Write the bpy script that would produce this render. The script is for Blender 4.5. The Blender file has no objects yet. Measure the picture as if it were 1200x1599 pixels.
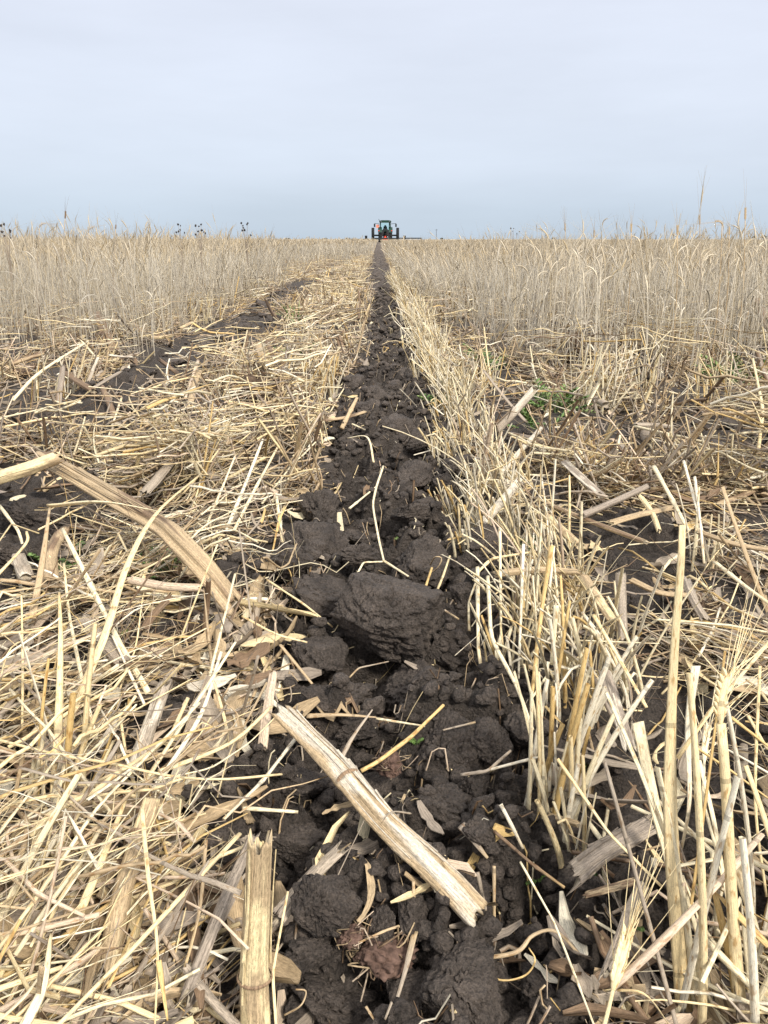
import bpy, bmesh, math, random
import numpy as np
from mathutils import Vector, Matrix

R = math.radians
rng = np.random.default_rng(11)
random.seed(5)
SC = bpy.context.scene
COL = SC.collection

# ------------------------------------------------------------------ camera, sky, sun, exposure
H = 0.39                       # lens height above the soil (m)
PITCH = R(20.2)
FPX = 1155.0                   # focal length in pixels of the 1200x1599 photograph
cam_d = bpy.data.cameras.new('camera')
cam = bpy.data.objects.new('camera', cam_d)
COL.objects.link(cam)
cam.location = (0, 0, H)
cam.rotation_euler = (math.pi / 2 - PITCH, 0, 0)
cam_d.sensor_fit = 'VERTICAL'
cam_d.sensor_height = 36.0
cam_d.lens = 36.0 * FPX / 1599.0
cam_d.clip_start = 0.02
cam_d.clip_end = 12000
SC.camera = cam

SUN_EL, SUN_AZ = 46.0, 142.0
world = bpy.data.worlds.new('World')
SC.world = world
world.use_nodes = True
wn = world.node_tree
wn.nodes.clear()


def N(nt, typ, **kw):
    n = nt.nodes.new(typ)
    for k, v in kw.items():
        setattr(n, k, v)
    return n


def build_sky():
    L = wn.links.new
    out = N(wn, 'ShaderNodeOutputWorld')
    bg = N(wn, 'ShaderNodeBackground')
    bg.inputs['Strength'].default_value = 0.1
    sky = N(wn, 'ShaderNodeTexSky', sky_type='NISHITA', sun_disc=False)
    sky.sun_elevation = R(SUN_EL)
    sky.sun_rotation = R(SUN_AZ)
    tc = N(wn, 'ShaderNodeTexCoord')
    sep = N(wn, 'ShaderNodeSeparateXYZ')
    L(tc.outputs['Generated'], sep.inputs[0])
    # an even overcast layer: brighter towards the zenith as overcast skies are
    ramp = N(wn, 'ShaderNodeValToRGB')
    cr = ramp.color_ramp
    pts = [(0.0, (3.9, 4.65, 5.5)), (0.035, (4.2, 4.9, 5.8)), (0.08, (5.05, 5.6, 6.5)), (0.14, (5.45, 5.9, 6.75)),
           (0.26, (5.65, 6.0, 6.85)), (1.0, (10.3, 10.2, 10.2))]
    while len(cr.elements) < len(pts):
        cr.elements.new(0.5)
    for e, (p, c) in zip(cr.elements, pts):
        e.position = p
        e.color = (*c, 1)
    L(sep.outputs['Z'], ramp.inputs[0])
    # faint stretched cloud structure
    mp = N(wn, 'ShaderNodeMapping')
    mp.inputs['Scale'].default_value = (1.3, 1.3, 7.0)
    L(tc.outputs['Generated'], mp.inputs[0])
    nz = N(wn, 'ShaderNodeTexNoise')
    nz.inputs['Scale'].default_value = 2.2
    nz.inputs['Detail'].default_value = 6.0
    nz.inputs['Roughness'].default_value = 0.55
    L(mp.outputs[0], nz.inputs['Vector'])
    mr = N(wn, 'ShaderNodeMapRange')
    mr.inputs['From Min'].default_value = 0.3
    mr.inputs['From Max'].default_value = 0.7
    mr.inputs['To Min'].default_value = 0.955
    mr.inputs['To Max'].default_value = 1.045
    L(nz.outputs[0], mr.inputs[0])
    mul = N(wn, 'ShaderNodeVectorMath', operation='SCALE')
    L(ramp.outputs[0], mul.inputs[0])
    L(mr.outputs[0], mul.inputs['Scale'])
    mix = N(wn, 'ShaderNodeMixRGB')
    mix.inputs[0].default_value = 0.93
    L(sky.outputs[0], mix.inputs[1])
    L(mul.outputs[0], mix.inputs[2])
    L(mix.outputs[0], bg.inputs['Color'])
    L(bg.outputs[0], out.inputs['Surface'])


build_sky()
sun_d = bpy.data.lights.new('sun', 'SUN')
sun_d.energy = 3.1
sun_d.angle = R(10)
sun_d.color = (1.0, 0.945, 0.86)
sun = bpy.data.objects.new('sun', sun_d)
COL.objects.link(sun)
_sd = Vector((math.sin(R(SUN_AZ)) * math.cos(R(SUN_EL)), math.cos(R(SUN_AZ)) * math.cos(R(SUN_EL)), math.sin(R(SUN_EL))))
sun.rotation_euler = _sd.to_track_quat('Z', 'Y').to_euler()
sun.location = (0, 0, 60)
vs = SC.view_settings
vs.view_transform = 'Standard'
vs.look = 'None'
vs.exposure = 0.5
vs.gamma = 1.0
vs.use_curve_mapping = False
SC.cycles.max_bounces = 6
SC.cycles.diffuse_bounces = 2
SC.cycles.glossy_bounces = 2
SC.cycles.transmission_bounces = 4

# ------------------------------------------------------------------ measuring helpers
CP, SP = math.cos(PITCH), math.sin(PITCH)


def ray(px, py):
    a, b = (px - 600.0) / FPX, -(py - 799.5) / FPX
    return Vector((a, CP + b * SP, -SP + b * CP))


def at_z(px, py, z=0.0):
    d = ray(px, py)
    t = (z - H) / d.z
    return Vector((0, 0, H)) + d * t


def at_y(px, py, Y):
    d = ray(px, py)
    return Vector((0, 0, H)) + d * (Y / d.y)


def project(p):
    x, y, z = p[0], p[1], p[2] - H
    dep = y * CP - z * SP
    v = y * SP + z * CP
    return 600 + FPX * x / dep, 799.5 - FPX * v / dep, dep


def depth_of(p):
    return p[1] * CP - (p[2] - H) * SP


# ------------------------------------------------------------------ numpy noise
def _h(ix, iy, iz, s):
    with np.errstate(over='ignore'):
        v = (ix.astype(np.int64) * 374761393 + iy.astype(np.int64) * 668265263 + iz.astype(np.int64) * 2147483647 + s * 1274126177) & 0xFFFFFFFF
        v = ((v ^ (v >> 13)) * 1274126177) & 0xFFFFFFFF
        v = v ^ (v >> 16)
    return (v & 0xFFFFFF) / float(0xFFFFFF)


def noise2(x, y, s=0):
    x = np.asarray(x, float); y = np.asarray(y, float)
    ix, iy = np.floor(x), np.floor(y)
    fx, fy = x - ix, y - iy
    ux, uy = fx * fx * fx * (fx * (fx * 6 - 15) + 10), fy * fy * fy * (fy * (fy * 6 - 15) + 10)
    ix, iy = ix.astype(np.int64), iy.astype(np.int64)
    z = np.zeros_like(ix)
    a, b = _h(ix, iy, z, s), _h(ix + 1, iy, z, s)
    c, d = _h(ix, iy + 1, z, s), _h(ix + 1, iy + 1, z, s)
    return (a + (b - a) * ux) * (1 - uy) + (c + (d - c) * ux) * uy


def fbm2(x, y, o=4, s=0):
    t, a, f, w = 0, 0.5, 1.0, 0
    for i in range(o):
        t = t + a * noise2(np.asarray(x) * f + 17.3 * i, np.asarray(y) * f - 9.1 * i, s + i)
        w += a; a *= 0.5; f *= 2.03
    return t / w


def noise3(p, s=0):
    i = np.floor(p)
    f = p - i
    u = f * f * (3 - 2 * f)
    i = i.astype(np.int64)
    r = 0
    for dx in (0, 1):
        for dy in (0, 1):
            for dz in (0, 1):
                w = (u[:, 0] if dx else 1 - u[:, 0]) * (u[:, 1] if dy else 1 - u[:, 1]) * (u[:, 2] if dz else 1 - u[:, 2])
                r = r + w * _h(i[:, 0] + dx, i[:, 1] + dy, i[:, 2] + dz, s)
    return r


def fbm3(p, o=3, s=0):
    t, a, f, w = 0, 0.5, 1.0, 0
    for k in range(o):
        t = t + a * noise3(p * f + 5.7 * k, s + k)
        w += a; a *= 0.55; f *= 2.1
    return t / w


def sstep(a, b, x):
    t = np.clip((np.asarray(x, float) - a) / (b - a), 0, 1)
    return t * t * (3 - 2 * t)


# ------------------------------------------------------------------ the lie of the land
def furrow_x(y):
    return 0.02 - 0.007 * np.minimum(y, 400.0)


def furrow_mask(x, y):
    """1 in the freshly worked furrow, 0 outside."""
    d = x - furrow_x(y)
    n = (fbm2(x * 9, y * 9, 2, 41) - 0.5)
    left = 0.092 + 0.05 * np.exp(-((y - 0.83) / 0.22) ** 2) + 0.024 * sstep(.9, 1.3, y) - 0.055 * sstep(1.6, 2.9, y) + 0.05 * sstep(4.5, 8, y) + 0.09 * n
    right = 0.104 + 0.026 * sstep(0.4, 0.9, y) + 0.05 * n - 0.02 * sstep(4, 8, y)
    return sstep(-left - 0.012, -left + 0.012, d) * (1 - sstep(right - 0.012, right + 0.012, d))


def strip_mask(x, y):
    """the neighbouring, older strips of broken soil, one row spacing (76 cm) either side"""
    d = x - furrow_x(y)
    n = (fbm2(x * 5, y * 3.2, 2, 77) - 0.5)
    s = 0
    for k, w in ((-0.70, 0.12), (0.76, 0.10), (-1.52, 0.06), (1.55, 0.06)):
        s = np.maximum(s, 1 - sstep(w - 0.03, w + 0.06, np.abs(d - k + 0.12 * n)))
    gap = sstep(0.34, 0.48, fbm2(x * 4.5 + 3, y * 3.0, 2, 92))
    return s * gap


_PATCH = []
for _px, _py, _rx, _ry in ((120, 668, .15, .12), (55, 805, .09, .09), (20, 862, .06, .06), (265, 578, .15, .26), (400, 508, .12, .5), (470, 450, .12, 1.0),
                           (1150, 702, .13, .12), (1185, 745, .07, .07), (905, 528, .12, .35), (1190, 560, .12, .2), (850, 772, .035, .05), (985, 830, .06, .04),
                           (905, 868, .07, .035), (1175, 965, .05, .06), (955, 1240, .030, .035), (790, 1000, .02, .04), (300, 985, .035, .03), (250, 1190, .03, .02),
                           (20, 905, .05, .05), (270, 1130, .035, .02), (60, 1060, .03, .03), (345, 1240, .025, .03), (880, 1420, .03, .03), (1060, 620, .1, .12),
                           (960, 720, .05, .06), (1040, 960, .04, .04), (340, 640, .09, .1), (210, 720, .06, .06), (380, 900, .04, .04), (1150, 1120, .03, .05),
                           (330, 1340, .02, .025), (40, 1250, .025, .02), (180, 1290, .02, .02), (1100, 1290, .025, .03), (1180, 1420, .02, .03), (700, 560, .05, .2),
                           (815, 690, .05, .08), (760, 790, .03, .03), (1010, 1420, .02, .02), (100, 760, .05, .05), (330, 540, .1, .2)):
    _g = at_z(_px, _py, .01)
    _PATCH.append((_g.x, _g.y, _rx, _ry))


def bare_patch(x, y):
    """broken soil lying bare among the straw"""
    w = 0.45 * (fbm2(np.asarray(x) * 22, np.asarray(y) * 18, 2, 15) - .5) * 2
    f = np.zeros(np.shape(x))
    for a, b, rx, ry in _PATCH:
        q = ((x - a) / rx) ** 2 + ((y - b) / ry) ** 2
        f = np.maximum(f, 1 - sstep(.55, 1.15, q + w))
    return f


def heap(x, y):
    """straw lies in raised tangles"""
    h = sstep(.42, .68, fbm2(np.asarray(x) * 6.5 + 2, np.asarray(y) * 5.0 + 7, 2, 141))
    d = x - furrow_x(y)
    edge = np.exp(-((d + .27) / .09) ** 2) * .5 + np.exp(-((d - .22) / .07) ** 2) * .5
    return np.clip(h + edge, 0, 1.2)


def ground_z(x, y):
    x = np.asarray(x, float); y = np.asarray(y, float)
    far = 1.0 / (1.0 + (y / 14.0) ** 2)
    f = furrow_mask(x, y)
    s = np.maximum(strip_mask(x, y), bare_patch(x, y))
    z = 0.010 * (fbm2(x * 7, y * 7, 3, 3) - 0.5)
    rough = fbm2(x * 28, y * 28, 4, 8) - 0.5
    lump = np.abs(fbm2(x * 17 + 4, y * 17, 3, 21) - 0.5) * 2
    fine = fbm2(x * 95, y * 95, 3, 33) - 0.5
    z = z + f * (-0.014 + 0.10 * rough + 0.07 * (0.35 - lump) + 0.030 * fine)
    z = z + s * (0.012 + 0.06 * rough + 0.03 * (0.3 - lump) + 0.016 * fine)
    z = z + (1 - np.maximum(f, s)) * (0.016 * rough + 0.006 * fine)
    for a, b, rx, ry, d in (_HOLE if y.min() < 12 else ()):
        z = z - d * np.exp(-(((x - a) / rx) ** 2 + ((y - b) / ry) ** 2) ** 1.5)
    return z * far


_HOLE = []
for _px, _py, _rx, _ry, _d in ((600, 1050, .05, .022, .030), (725, 1200, .022, .018, .034), (815, 1500, .016, .012, .026), (475, 1450, .016, .014, .028), (700, 1300, .02, .012, .022),
                               (660, 905, .035, .02, .026), (470, 830, .05, .03, .02), (455, 960, .035, .03, .028), (640, 535, .04, .12, .04), (605, 640, .05, .06, .025),
                               (560, 600, .04, .08, .02), (540, 745, .04, .03, .022), (690, 1350, .02, .012, .02), (765, 1465, .018, .014, .024), (560, 1300, .02, .012, .02),
                               (440, 1560, .014, .012, .02), (590, 480, .04, .2, .03)):
    _g = at_z(_px, _py, -.01)
    _HOLE.append((_g.x, _g.y, _rx, _ry, _d))


def straw_cover(x, y):
    """how much of the soil the old straw hides here"""
    f = furrow_mask(x, y)
    s = strip_mask(x, y)
    gap = 0.10 - .06 * sstep(1, 1.5, y) + 0.90 * sstep(0.415, 0.56, fbm2(x * 9 + 9, y * 7, 3, 55) - .035 * sstep(1.0, 1.5, y) * (1 - sstep(4, 6, y)))
    dd = x - furrow_x(y)
    gap = np.maximum(gap, .95 * sstep(-.30, -.24, dd) * (1 - sstep(-.13, -.09, dd)) * (1 - sstep(.8, 1.0, y)))
    return np.clip(gap * (1 - 0.985 * f) * (1 - 0.88 * s) * (1 - .93 * bare_patch(x, y)), 0, 1)


# ------------------------------------------------------------------ mesh building from arrays
class Acc:
    def __init__(self):
        self.V, self.F, self.U, self.C, self.n = [], [], [], [], 0

    def add(self, V, F, U, C):
        self.V.append(V); self.F.append(F + self.n); self.U.append(U); self.C.append(C)
        self.n += len(V)

    def mesh(self, name, mat, smooth=True):
        V = np.concatenate(self.V).astype(np.float32)
        F = np.concatenate(self.F).astype(np.int32)
        U = np.concatenate(self.U).astype(np.float32)
        C = np.concatenate(self.C).astype(np.float32)
        return raw_mesh(name, V, F, U, C, mat, smooth)


def raw_mesh(name, V, F, U=None, C=None, mat=None, smooth=True):
    me = bpy.data.meshes.new(name)
    nf, k = F.shape
    me.vertices.add(len(V))
    me.vertices.foreach_set('co', np.ascontiguousarray(V, np.float32).ravel())
    me.loops.add(nf * k)
    me.loops.foreach_set('vertex_index', np.ascontiguousarray(F, np.int32).ravel())
    me.polygons.add(nf)
    me.polygons.foreach_set('loop_start', np.arange(0, nf * k, k, dtype=np.int32))
    me.polygons.foreach_set('loop_total', np.full(nf, k, np.int32))
    me.polygons.foreach_set('use_smooth', np.full(nf, smooth, bool))
    if U is not None:
        uv = me.uv_layers.new(name='fibre')
        uv.data.foreach_set('uv', np.ascontiguousarray(U, np.float32).ravel())
    if C is not None:
        at = me.color_attributes.new('tint', 'FLOAT_COLOR', 'POINT')
        c4 = np.ones((len(V), 4), np.float32)
        c4[:, :3] = C
        at.data.foreach_set('color', c4.ravel())
    me.update(calc_edges=True)
    if mat:
        me.materials.append(mat)
    return me


def link(name, me, parent=None, label=None, cat=None, group=None, kind=None):
    o = bpy.data.objects.new(name, me)
    COL.objects.link(o)
    if parent:
        o.parent = parent
    if label: o['label'] = label
    if cat: o['category'] = cat
    if group: o['group'] = group
    if kind: o['kind'] = kind
    return o


def empty(name, loc, label, cat, group=None):
    o = link(name, None, None, label, cat, group)
    o.location = loc
    o.empty_display_size = 0.02
    return o


def tubes(C, Rad, M=5, flat=None, roll=None, cols=None, cap=False, seed=0):
    """batch of tubes or flattened ribbons.  C (n,K,3) centre lines, Rad (n,K) half widths"""
    C = np.asarray(C, float); Rad = np.asarray(Rad, float)
    n, K, _ = C.shape
    T = np.gradient(C, axis=1)
    T /= np.linalg.norm(T, axis=2, keepdims=True) + 1e-12
    mt = T.mean(axis=1)
    ref = np.tile(np.array([0., 0, 1]), (n, 1))
    steep = np.abs(mt[:, 2]) > 0.8 * np.linalg.norm(mt, axis=1)
    ref[steep] = (0, 1, 0)
    S = np.cross(T, ref[:, None, :])
    S /= np.linalg.norm(S, axis=2, keepdims=True) + 1e-9
    U = np.cross(S, T)
    if roll is not None:
        c, s = np.cos(roll)[:, None, None], np.sin(roll)[:, None, None]
        S, U = S * c + U * s, U * c - S * s
    if flat is None:
        flat = np.ones(n)
    if cols is None:
        cols = np.full((n, K, 3), 0.5)
    if cap:
        C = np.concatenate([C[:, :1], C, C[:, -1:]], 1)
        Rad = np.concatenate([Rad[:, :1] * 0.02, Rad, Rad[:, -1:] * 0.02], 1)
        S = np.concatenate([S[:, :1], S, S[:, -1:]], 1)
        U = np.concatenate([U[:, :1], U, U[:, -1:]], 1)
        cols = np.concatenate([cols[:, :1] * 0.7, cols, cols[:, -1:] * 0.7], 1)
        K += 2
    th = np.arange(M) * 2 * np.pi / M
    V = C[:, :, None, :] + Rad[:, :, None, None] * (np.cos(th)[None, None, :, None] * S[:, :, None, :]
                                                   + flat[:, None, None, None] * np.sin(th)[None, None, :, None] * U[:, :, None, :])
    V = V.reshape(-1, 3)
    j = np.arange(M)
    j2 = (j + 1) % M
    k = np.arange(K - 1)
    f = np.stack([k[:, None] * M + j, k[:, None] * M + j2, (k[:, None] + 1) * M + j2, (k[:, None] + 1) * M + j], -1).reshape(-1, 4)
    F = (np.arange(n)[:, None, None] * (K * M) + f[None]).reshape(-1, 4)
    ln = np.concatenate([np.zeros((n, 1)), np.cumsum(np.linalg.norm(np.diff(C, axis=1), axis=2), 1)], 1)
    off = np.random.default_rng(seed + n).random((n, 2)) * 7
    per = 2 * np.pi * Rad.max(1) / M
    u0 = j[None, None, :] * per[:, None, None] + off[:, 0][:, None, None] + np.zeros((n, K - 1, M))
    u1 = u0 + per[:, None, None]
    v0 = ln[:, :-1, None] + off[:, 1][:, None, None] + np.zeros((n, K - 1, M))
    v1 = ln[:, 1:, None] + off[:, 1][:, None, None] + np.zeros((n, K - 1, M))
    UV = np.stack([np.stack([u0, v0], -1), np.stack([u1, v0], -1), np.stack([u1, v1], -1), np.stack([u0, v1], -1)], 3).reshape(-1, 4, 2)
    CC = np.repeat(cols.reshape(n * K, 3), M, axis=0)
    return V, F, UV, CC


def segments(P, K):
    """a stem that bends only at its joints"""
    P = np.asarray(P, float)
    d = np.concatenate([[0], np.cumsum(np.linalg.norm(np.diff(P, axis=0), axis=1))])
    g = np.linspace(0, d[-1], K)
    Q = np.stack([np.interp(g, d, P[:, i]) for i in range(3)], 1)
    Q[1:-1] = .5 * Q[1:-1] + .25 * (Q[:-2] + Q[2:])
    return Q


def spline(P, K):
    """Catmull-Rom through P resampled to K even points"""
    P = np.asarray(P, float)
    if len(P) == 2:
        t = np.linspace(0, 1, K)[:, None]
        return P[0] * (1 - t) + P[1] * t
    Q = np.vstack([2 * P[0] - P[1], P, 2 * P[-1] - P[-2]])
    out = []
    for i in range(1, len(Q) - 2):
        for t in np.linspace(0, 1, 16, endpoint=False):
            a, b, c, d = Q[i - 1], Q[i], Q[i + 1], Q[i + 2]
            out.append(0.5 * ((2 * b) + (c - a) * t + (2 * a - 5 * b + 4 * c - d) * t * t + (3 * b - a - 3 * c + d) * t ** 3))
    out.append(P[-1])
    out = np.array(out)
    s = np.concatenate([[0], np.cumsum(np.linalg.norm(np.diff(out, axis=0), axis=1))])
    g = np.linspace(0, s[-1], K)
    return np.stack([np.interp(g, s, out[:, i]) for i in range(3)], 1)


# ------------------------------------------------------------------ materials
def mat_new(name):
    m = bpy.data.materials.new(name)
    m.use_nodes = True
    nt = m.node_tree
    b = nt.nodes['Principled BSDF']
    return m, nt, b


def mat_fibre(name, rough=0.5, streak=(0.72, 1.12), fine=2600.0, speck=0.25, bump=0.25, spec=0.35, broad=420.0, joint=False):
    """straw, leaf and stalk: own tint x streaks that run along the fibres, small dark specks"""
    m, nt, b = mat_new(name)
    L = nt.links.new
    at = N(nt, 'ShaderNodeAttribute', attribute_name='tint')
    uv = N(nt, 'ShaderNodeUVMap', uv_map='fibre')
    mp = N(nt, 'ShaderNodeMapping')
    mp.inputs['Scale'].default_value = (fine, 22, 1)
    L(uv.outputs[0], mp.inputs[0])
    nz = N(nt, 'ShaderNodeTexNoise', noise_dimensions='2D')
    nz.inputs['Scale'].default_value = 1.0
    nz.inputs['Detail'].default_value = 3.0
    L(mp.outputs[0], nz.inputs['Vector'])
    mp2 = N(nt, 'ShaderNodeMapping')
    mp2.inputs['Scale'].default_value = (broad, 55, 1)
    L(uv.outputs[0], mp2.inputs[0])
    nz2 = N(nt, 'ShaderNodeTexNoise', noise_dimensions='2D')
    nz2.inputs['Detail'].default_value = 4.0
    L(mp2.outputs[0], nz2.inputs['Vector'])
    ad = N(nt, 'ShaderNodeMath', operation='ADD')
    L(nz.outputs[0], ad.inputs[0])
    L(nz2.outputs[0], ad.inputs[1])
    mr = N(nt, 'ShaderNodeMapRange')
    mr.inputs['From Min'].default_value = 0.7
    mr.inputs['From Max'].default_value = 1.3
    mr.inputs['To Min'].default_value = streak[0]
    mr.inputs['To Max'].default_value = streak[1]
    L(ad.outputs[0], mr.inputs[0])
    # dark mould specks
    mp3 = N(nt, 'ShaderNodeMapping')
    mp3.inputs['Scale'].default_value = (420, 230, 1)
    L(uv.outputs[0], mp3.inputs[0])
    vz = N(nt, 'ShaderNodeTexNoise', noise_dimensions='2D')
    vz.inputs['Detail'].default_value = 2.0
    L(mp3.outputs[0], vz.inputs['Vector'])
    r3 = N(nt, 'ShaderNodeMapRange')
    r3.inputs['From Min'].default_value = 0.66
    r3.inputs['From Max'].default_value = 0.74
    r3.inputs['To Min'].default_value = 1.0
    r3.inputs['To Max'].default_value = 1.0 - speck
    L(vz.outputs[0], r3.inputs[0])
    mm = N(nt, 'ShaderNodeMath', operation='MULTIPLY')
    L(mr.outputs[0], mm.inputs[0])
    L(r3.outputs[0], mm.inputs[1])
    sc = N(nt, 'ShaderNodeVectorMath', operation='SCALE')
    L(at.outputs['Color'], sc.inputs[0])
    if joint:
        # a darker joint wherever a slow noise along the straw crosses its middle
        su = N(nt, 'ShaderNodeSeparateXYZ')
        L(uv.outputs[0], su.inputs[0])
        w1 = N(nt, 'ShaderNodeMath', operation='MULTIPLY')
        w1.inputs[1].default_value = 7.3
        L(su.outputs['Y'], w1.inputs[0])
        fr = N(nt, 'ShaderNodeMath', operation='FRACT')
        L(w1.outputs[0], fr.inputs[0])
        cm = N(nt, 'ShaderNodeMath', operation='COMPARE')
        cm.inputs[1].default_value = 0.5
        cm.inputs[2].default_value = 0.010
        L(fr.outputs[0], cm.inputs[0])
        jm = N(nt, 'ShaderNodeMath', operation='MULTIPLY_ADD')
        jm.inputs[1].default_value = -0.38
        jm.inputs[2].default_value = 1.0
        L(cm.outputs[0], jm.inputs[0])
        # weathered brown stretches
        mp4 = N(nt, 'ShaderNodeMapping')
        mp4.inputs['Scale'].default_value = (60, 26, 1)
        L(uv.outputs[0], mp4.inputs[0])
        wz = N(nt, 'ShaderNodeTexNoise', noise_dimensions='2D')
        wz.inputs['Detail'].default_value = 3.0
        L(mp4.outputs[0], wz.inputs['Vector'])
        wr = N(nt, 'ShaderNodeValToRGB')
        wr.color_ramp.elements[0].position = .30
        wr.color_ramp.elements[0].color = (.66, .54, .42, 1)
        wr.color_ramp.elements[1].position = .43
        wr.color_ramp.elements[1].color = (1, 1, 1, 1)
        L(wz.outputs[0], wr.inputs[0])
        mc = N(nt, 'ShaderNodeMixRGB', blend_type='MULTIPLY')
        mc.inputs[0].default_value = 1.0
        L(at.outputs['Color'], mc.inputs[1])
        L(wr.outputs[0], mc.inputs[2])
        L(mc.outputs[0], sc.inputs[0])
        mj = N(nt, 'ShaderNodeMath', operation='MULTIPLY')
        L(mm.outputs[0], mj.inputs[0])
        L(jm.outputs[0], mj.inputs[1])
        mm = mj
    L(mm.outputs[0], sc.inputs['Scale'])
    L(sc.outputs[0], b.inputs['Base Color'])
    b.inputs['Roughness'].default_value = rough
    b.inputs['Specular IOR Level'].default_value = spec
    if bump:
        bp = N(nt, 'ShaderNodeBump')
        bp.inputs['Strength'].default_value = bump
        bp.inputs['Distance'].default_value = 0.0006
        L(ad.outputs[0], bp.inputs['Height'])
        L(bp.outputs[0], b.inputs['Normal'])
    return m


def mat_soil(name, with_litter=False, tone=(0.082, 0.068, 0.057)):
    m, nt, b = mat_new(name)
    L = nt.links.new
    g = N(nt, 'ShaderNodeNewGeometry')
    n1 = N(nt, 'ShaderNodeTexNoise')
    n1.inputs['Scale'].default_value = 38
    n1.inputs['Detail'].default_value = 6
    n1.inputs['Roughness'].default_value = 0.65
    L(g.outputs['Position'], n1.inputs['Vector'])
    ramp = N(nt, 'ShaderNodeValToRGB')
    e = ramp.color_ramp.elements
    e[0].position = 0.30
    e[0].color = (tone[0] * 0.50, tone[1] * 0.48, tone[2] * 0.47, 1)
    e[1].position = 0.74
    e[1].color = (tone[0] * 1.42, tone[1] * 1.36, tone[2] * 1.30, 1)
    L(n1.outputs[0], ramp.inputs[0])
    n2 = N(nt, 'ShaderNodeTexNoise')
    n2.inputs['Scale'].default_value = 520
    n2.inputs['Detail'].default_value = 5
    n2.inputs['Roughness'].default_value = 0.6
    L(g.outputs['Position'], n2.inputs['Vector'])
    n3 = N(nt, 'ShaderNodeTexVoronoi')
    n3.inputs['Scale'].default_value = 210
    L(g.outputs['Position'], n3.inputs['Vector'])
    mr = N(nt, 'ShaderNodeMapRange')
    mr.inputs['From Min'].default_value = 0.3
    mr.inputs['From Max'].default_value = 0.7
    mr.inputs['To Min'].default_value = 0.42
    mr.inputs['To Max'].default_value = 1.62
    L(n2.outputs[0], mr.inputs[0])
    sc = N(nt, 'ShaderNodeVectorMath', operation='SCALE')
    L(ramp.outputs[0], sc.inputs[0])
    L(mr.outputs[0], sc.inputs['Scale'])
    colour = sc.outputs[0]
    if with_litter:
        at = N(nt, 'ShaderNodeAttribute', attribute_name='tint')
        sep = N(nt, 'ShaderNodeSeparateColor')
        L(at.outputs['Color'], sep.inputs[0])
        ln = N(nt, 'ShaderNodeTexNoise')
        ln.inputs['Scale'].default_value = 9
        ln.inputs['Detail'].default_value = 7
        L(g.outputs['Position'], ln.inputs['Vector'])
        lr = N(nt, 'ShaderNodeValToRGB')
        lr.color_ramp.elements[0].position = 0.35
        lr.color_ramp.elements[0].color = (0.13, 0.095, 0.06, 1)
        lr.color_ramp.elements[1].position = 0.65
        lr.color_ramp.elements[1].color = (0.42, 0.33, 0.21, 1)
        L(ln.outputs[0], lr.inputs[0])
        mx = N(nt, 'ShaderNodeMixRGB')
        L(sep.outputs[0], mx.inputs[0])
        L(colour, mx.inputs[1])
        L(lr.outputs[0], mx.inputs[2])
        colour = mx.outputs[0]
    L(colour, b.inputs['Base Color'])
    b.inputs['Roughness'].default_value = 0.66
    b.inputs['Specular IOR Level'].default_value = 0.42
    ad = N(nt, 'ShaderNodeMath', operation='MULTIPLY_ADD')
    ad.inputs[1].default_value = -0.55
    L(n3.outputs['Distance'], ad.inputs[0])
    n5 = N(nt, 'ShaderNodeTexNoise')
    n5.inputs['Scale'].default_value = 150
    n5.inputs['Detail'].default_value = 7
    n5.inputs['Roughness'].default_value = 0.7
    L(g.outputs['Position'], n5.inputs['Vector'])
    a5 = N(nt, 'ShaderNodeMath', operation='MULTIPLY_ADD')
    a5.inputs[1].default_value = 1.6
    L(n5.outputs[0], a5.inputs[0])
    L(n2.outputs[0], a5.inputs[2])
    L(a5.outputs[0], ad.inputs[2])
    bp = N(nt, 'ShaderNodeBump')
    bp.inputs['Strength'].default_value = 1.0
    bp.inputs['Distance'].default_value = 0.0062
    L(ad.outputs[0], bp.inputs['Height'])
    L(bp.outputs[0], b.inputs['Normal'])
    return m


def mat_plain(name, col, rough=0.5, metal=0.0, spec=0.5, var=0.15, scale=6.0):
    m, nt, b = mat_new(name)
    L = nt.links.new
    g = N(nt, 'ShaderNodeTexCoord')
    nz = N(nt, 'ShaderNodeTexNoise')
    nz.inputs['Scale'].default_value = scale
    nz.inputs['Detail'].default_value = 5
    L(g.outputs['Object'], nz.inputs['Vector'])
    r = N(nt, 'ShaderNodeValToRGB')
    r.color_ramp.elements[0].position = 0.3
    r.color_ramp.elements[0].color = tuple(c * (1 - var) for c in col) + (1,)
    r.color_ramp.elements[1].position = 0.7
    r.color_ramp.elements[1].color = tuple(min(1, c * (1 + var)) for c in col) + (1,)
    L(nz.outputs[0], r.inputs[0])
    L(r.outputs[0], b.inputs['Base Color'])
    b.inputs['Roughness'].default_value = rough
    b.inputs['Metallic'].default_value = metal
    b.inputs['Specular IOR Level'].default_value = spec
    return m


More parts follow.
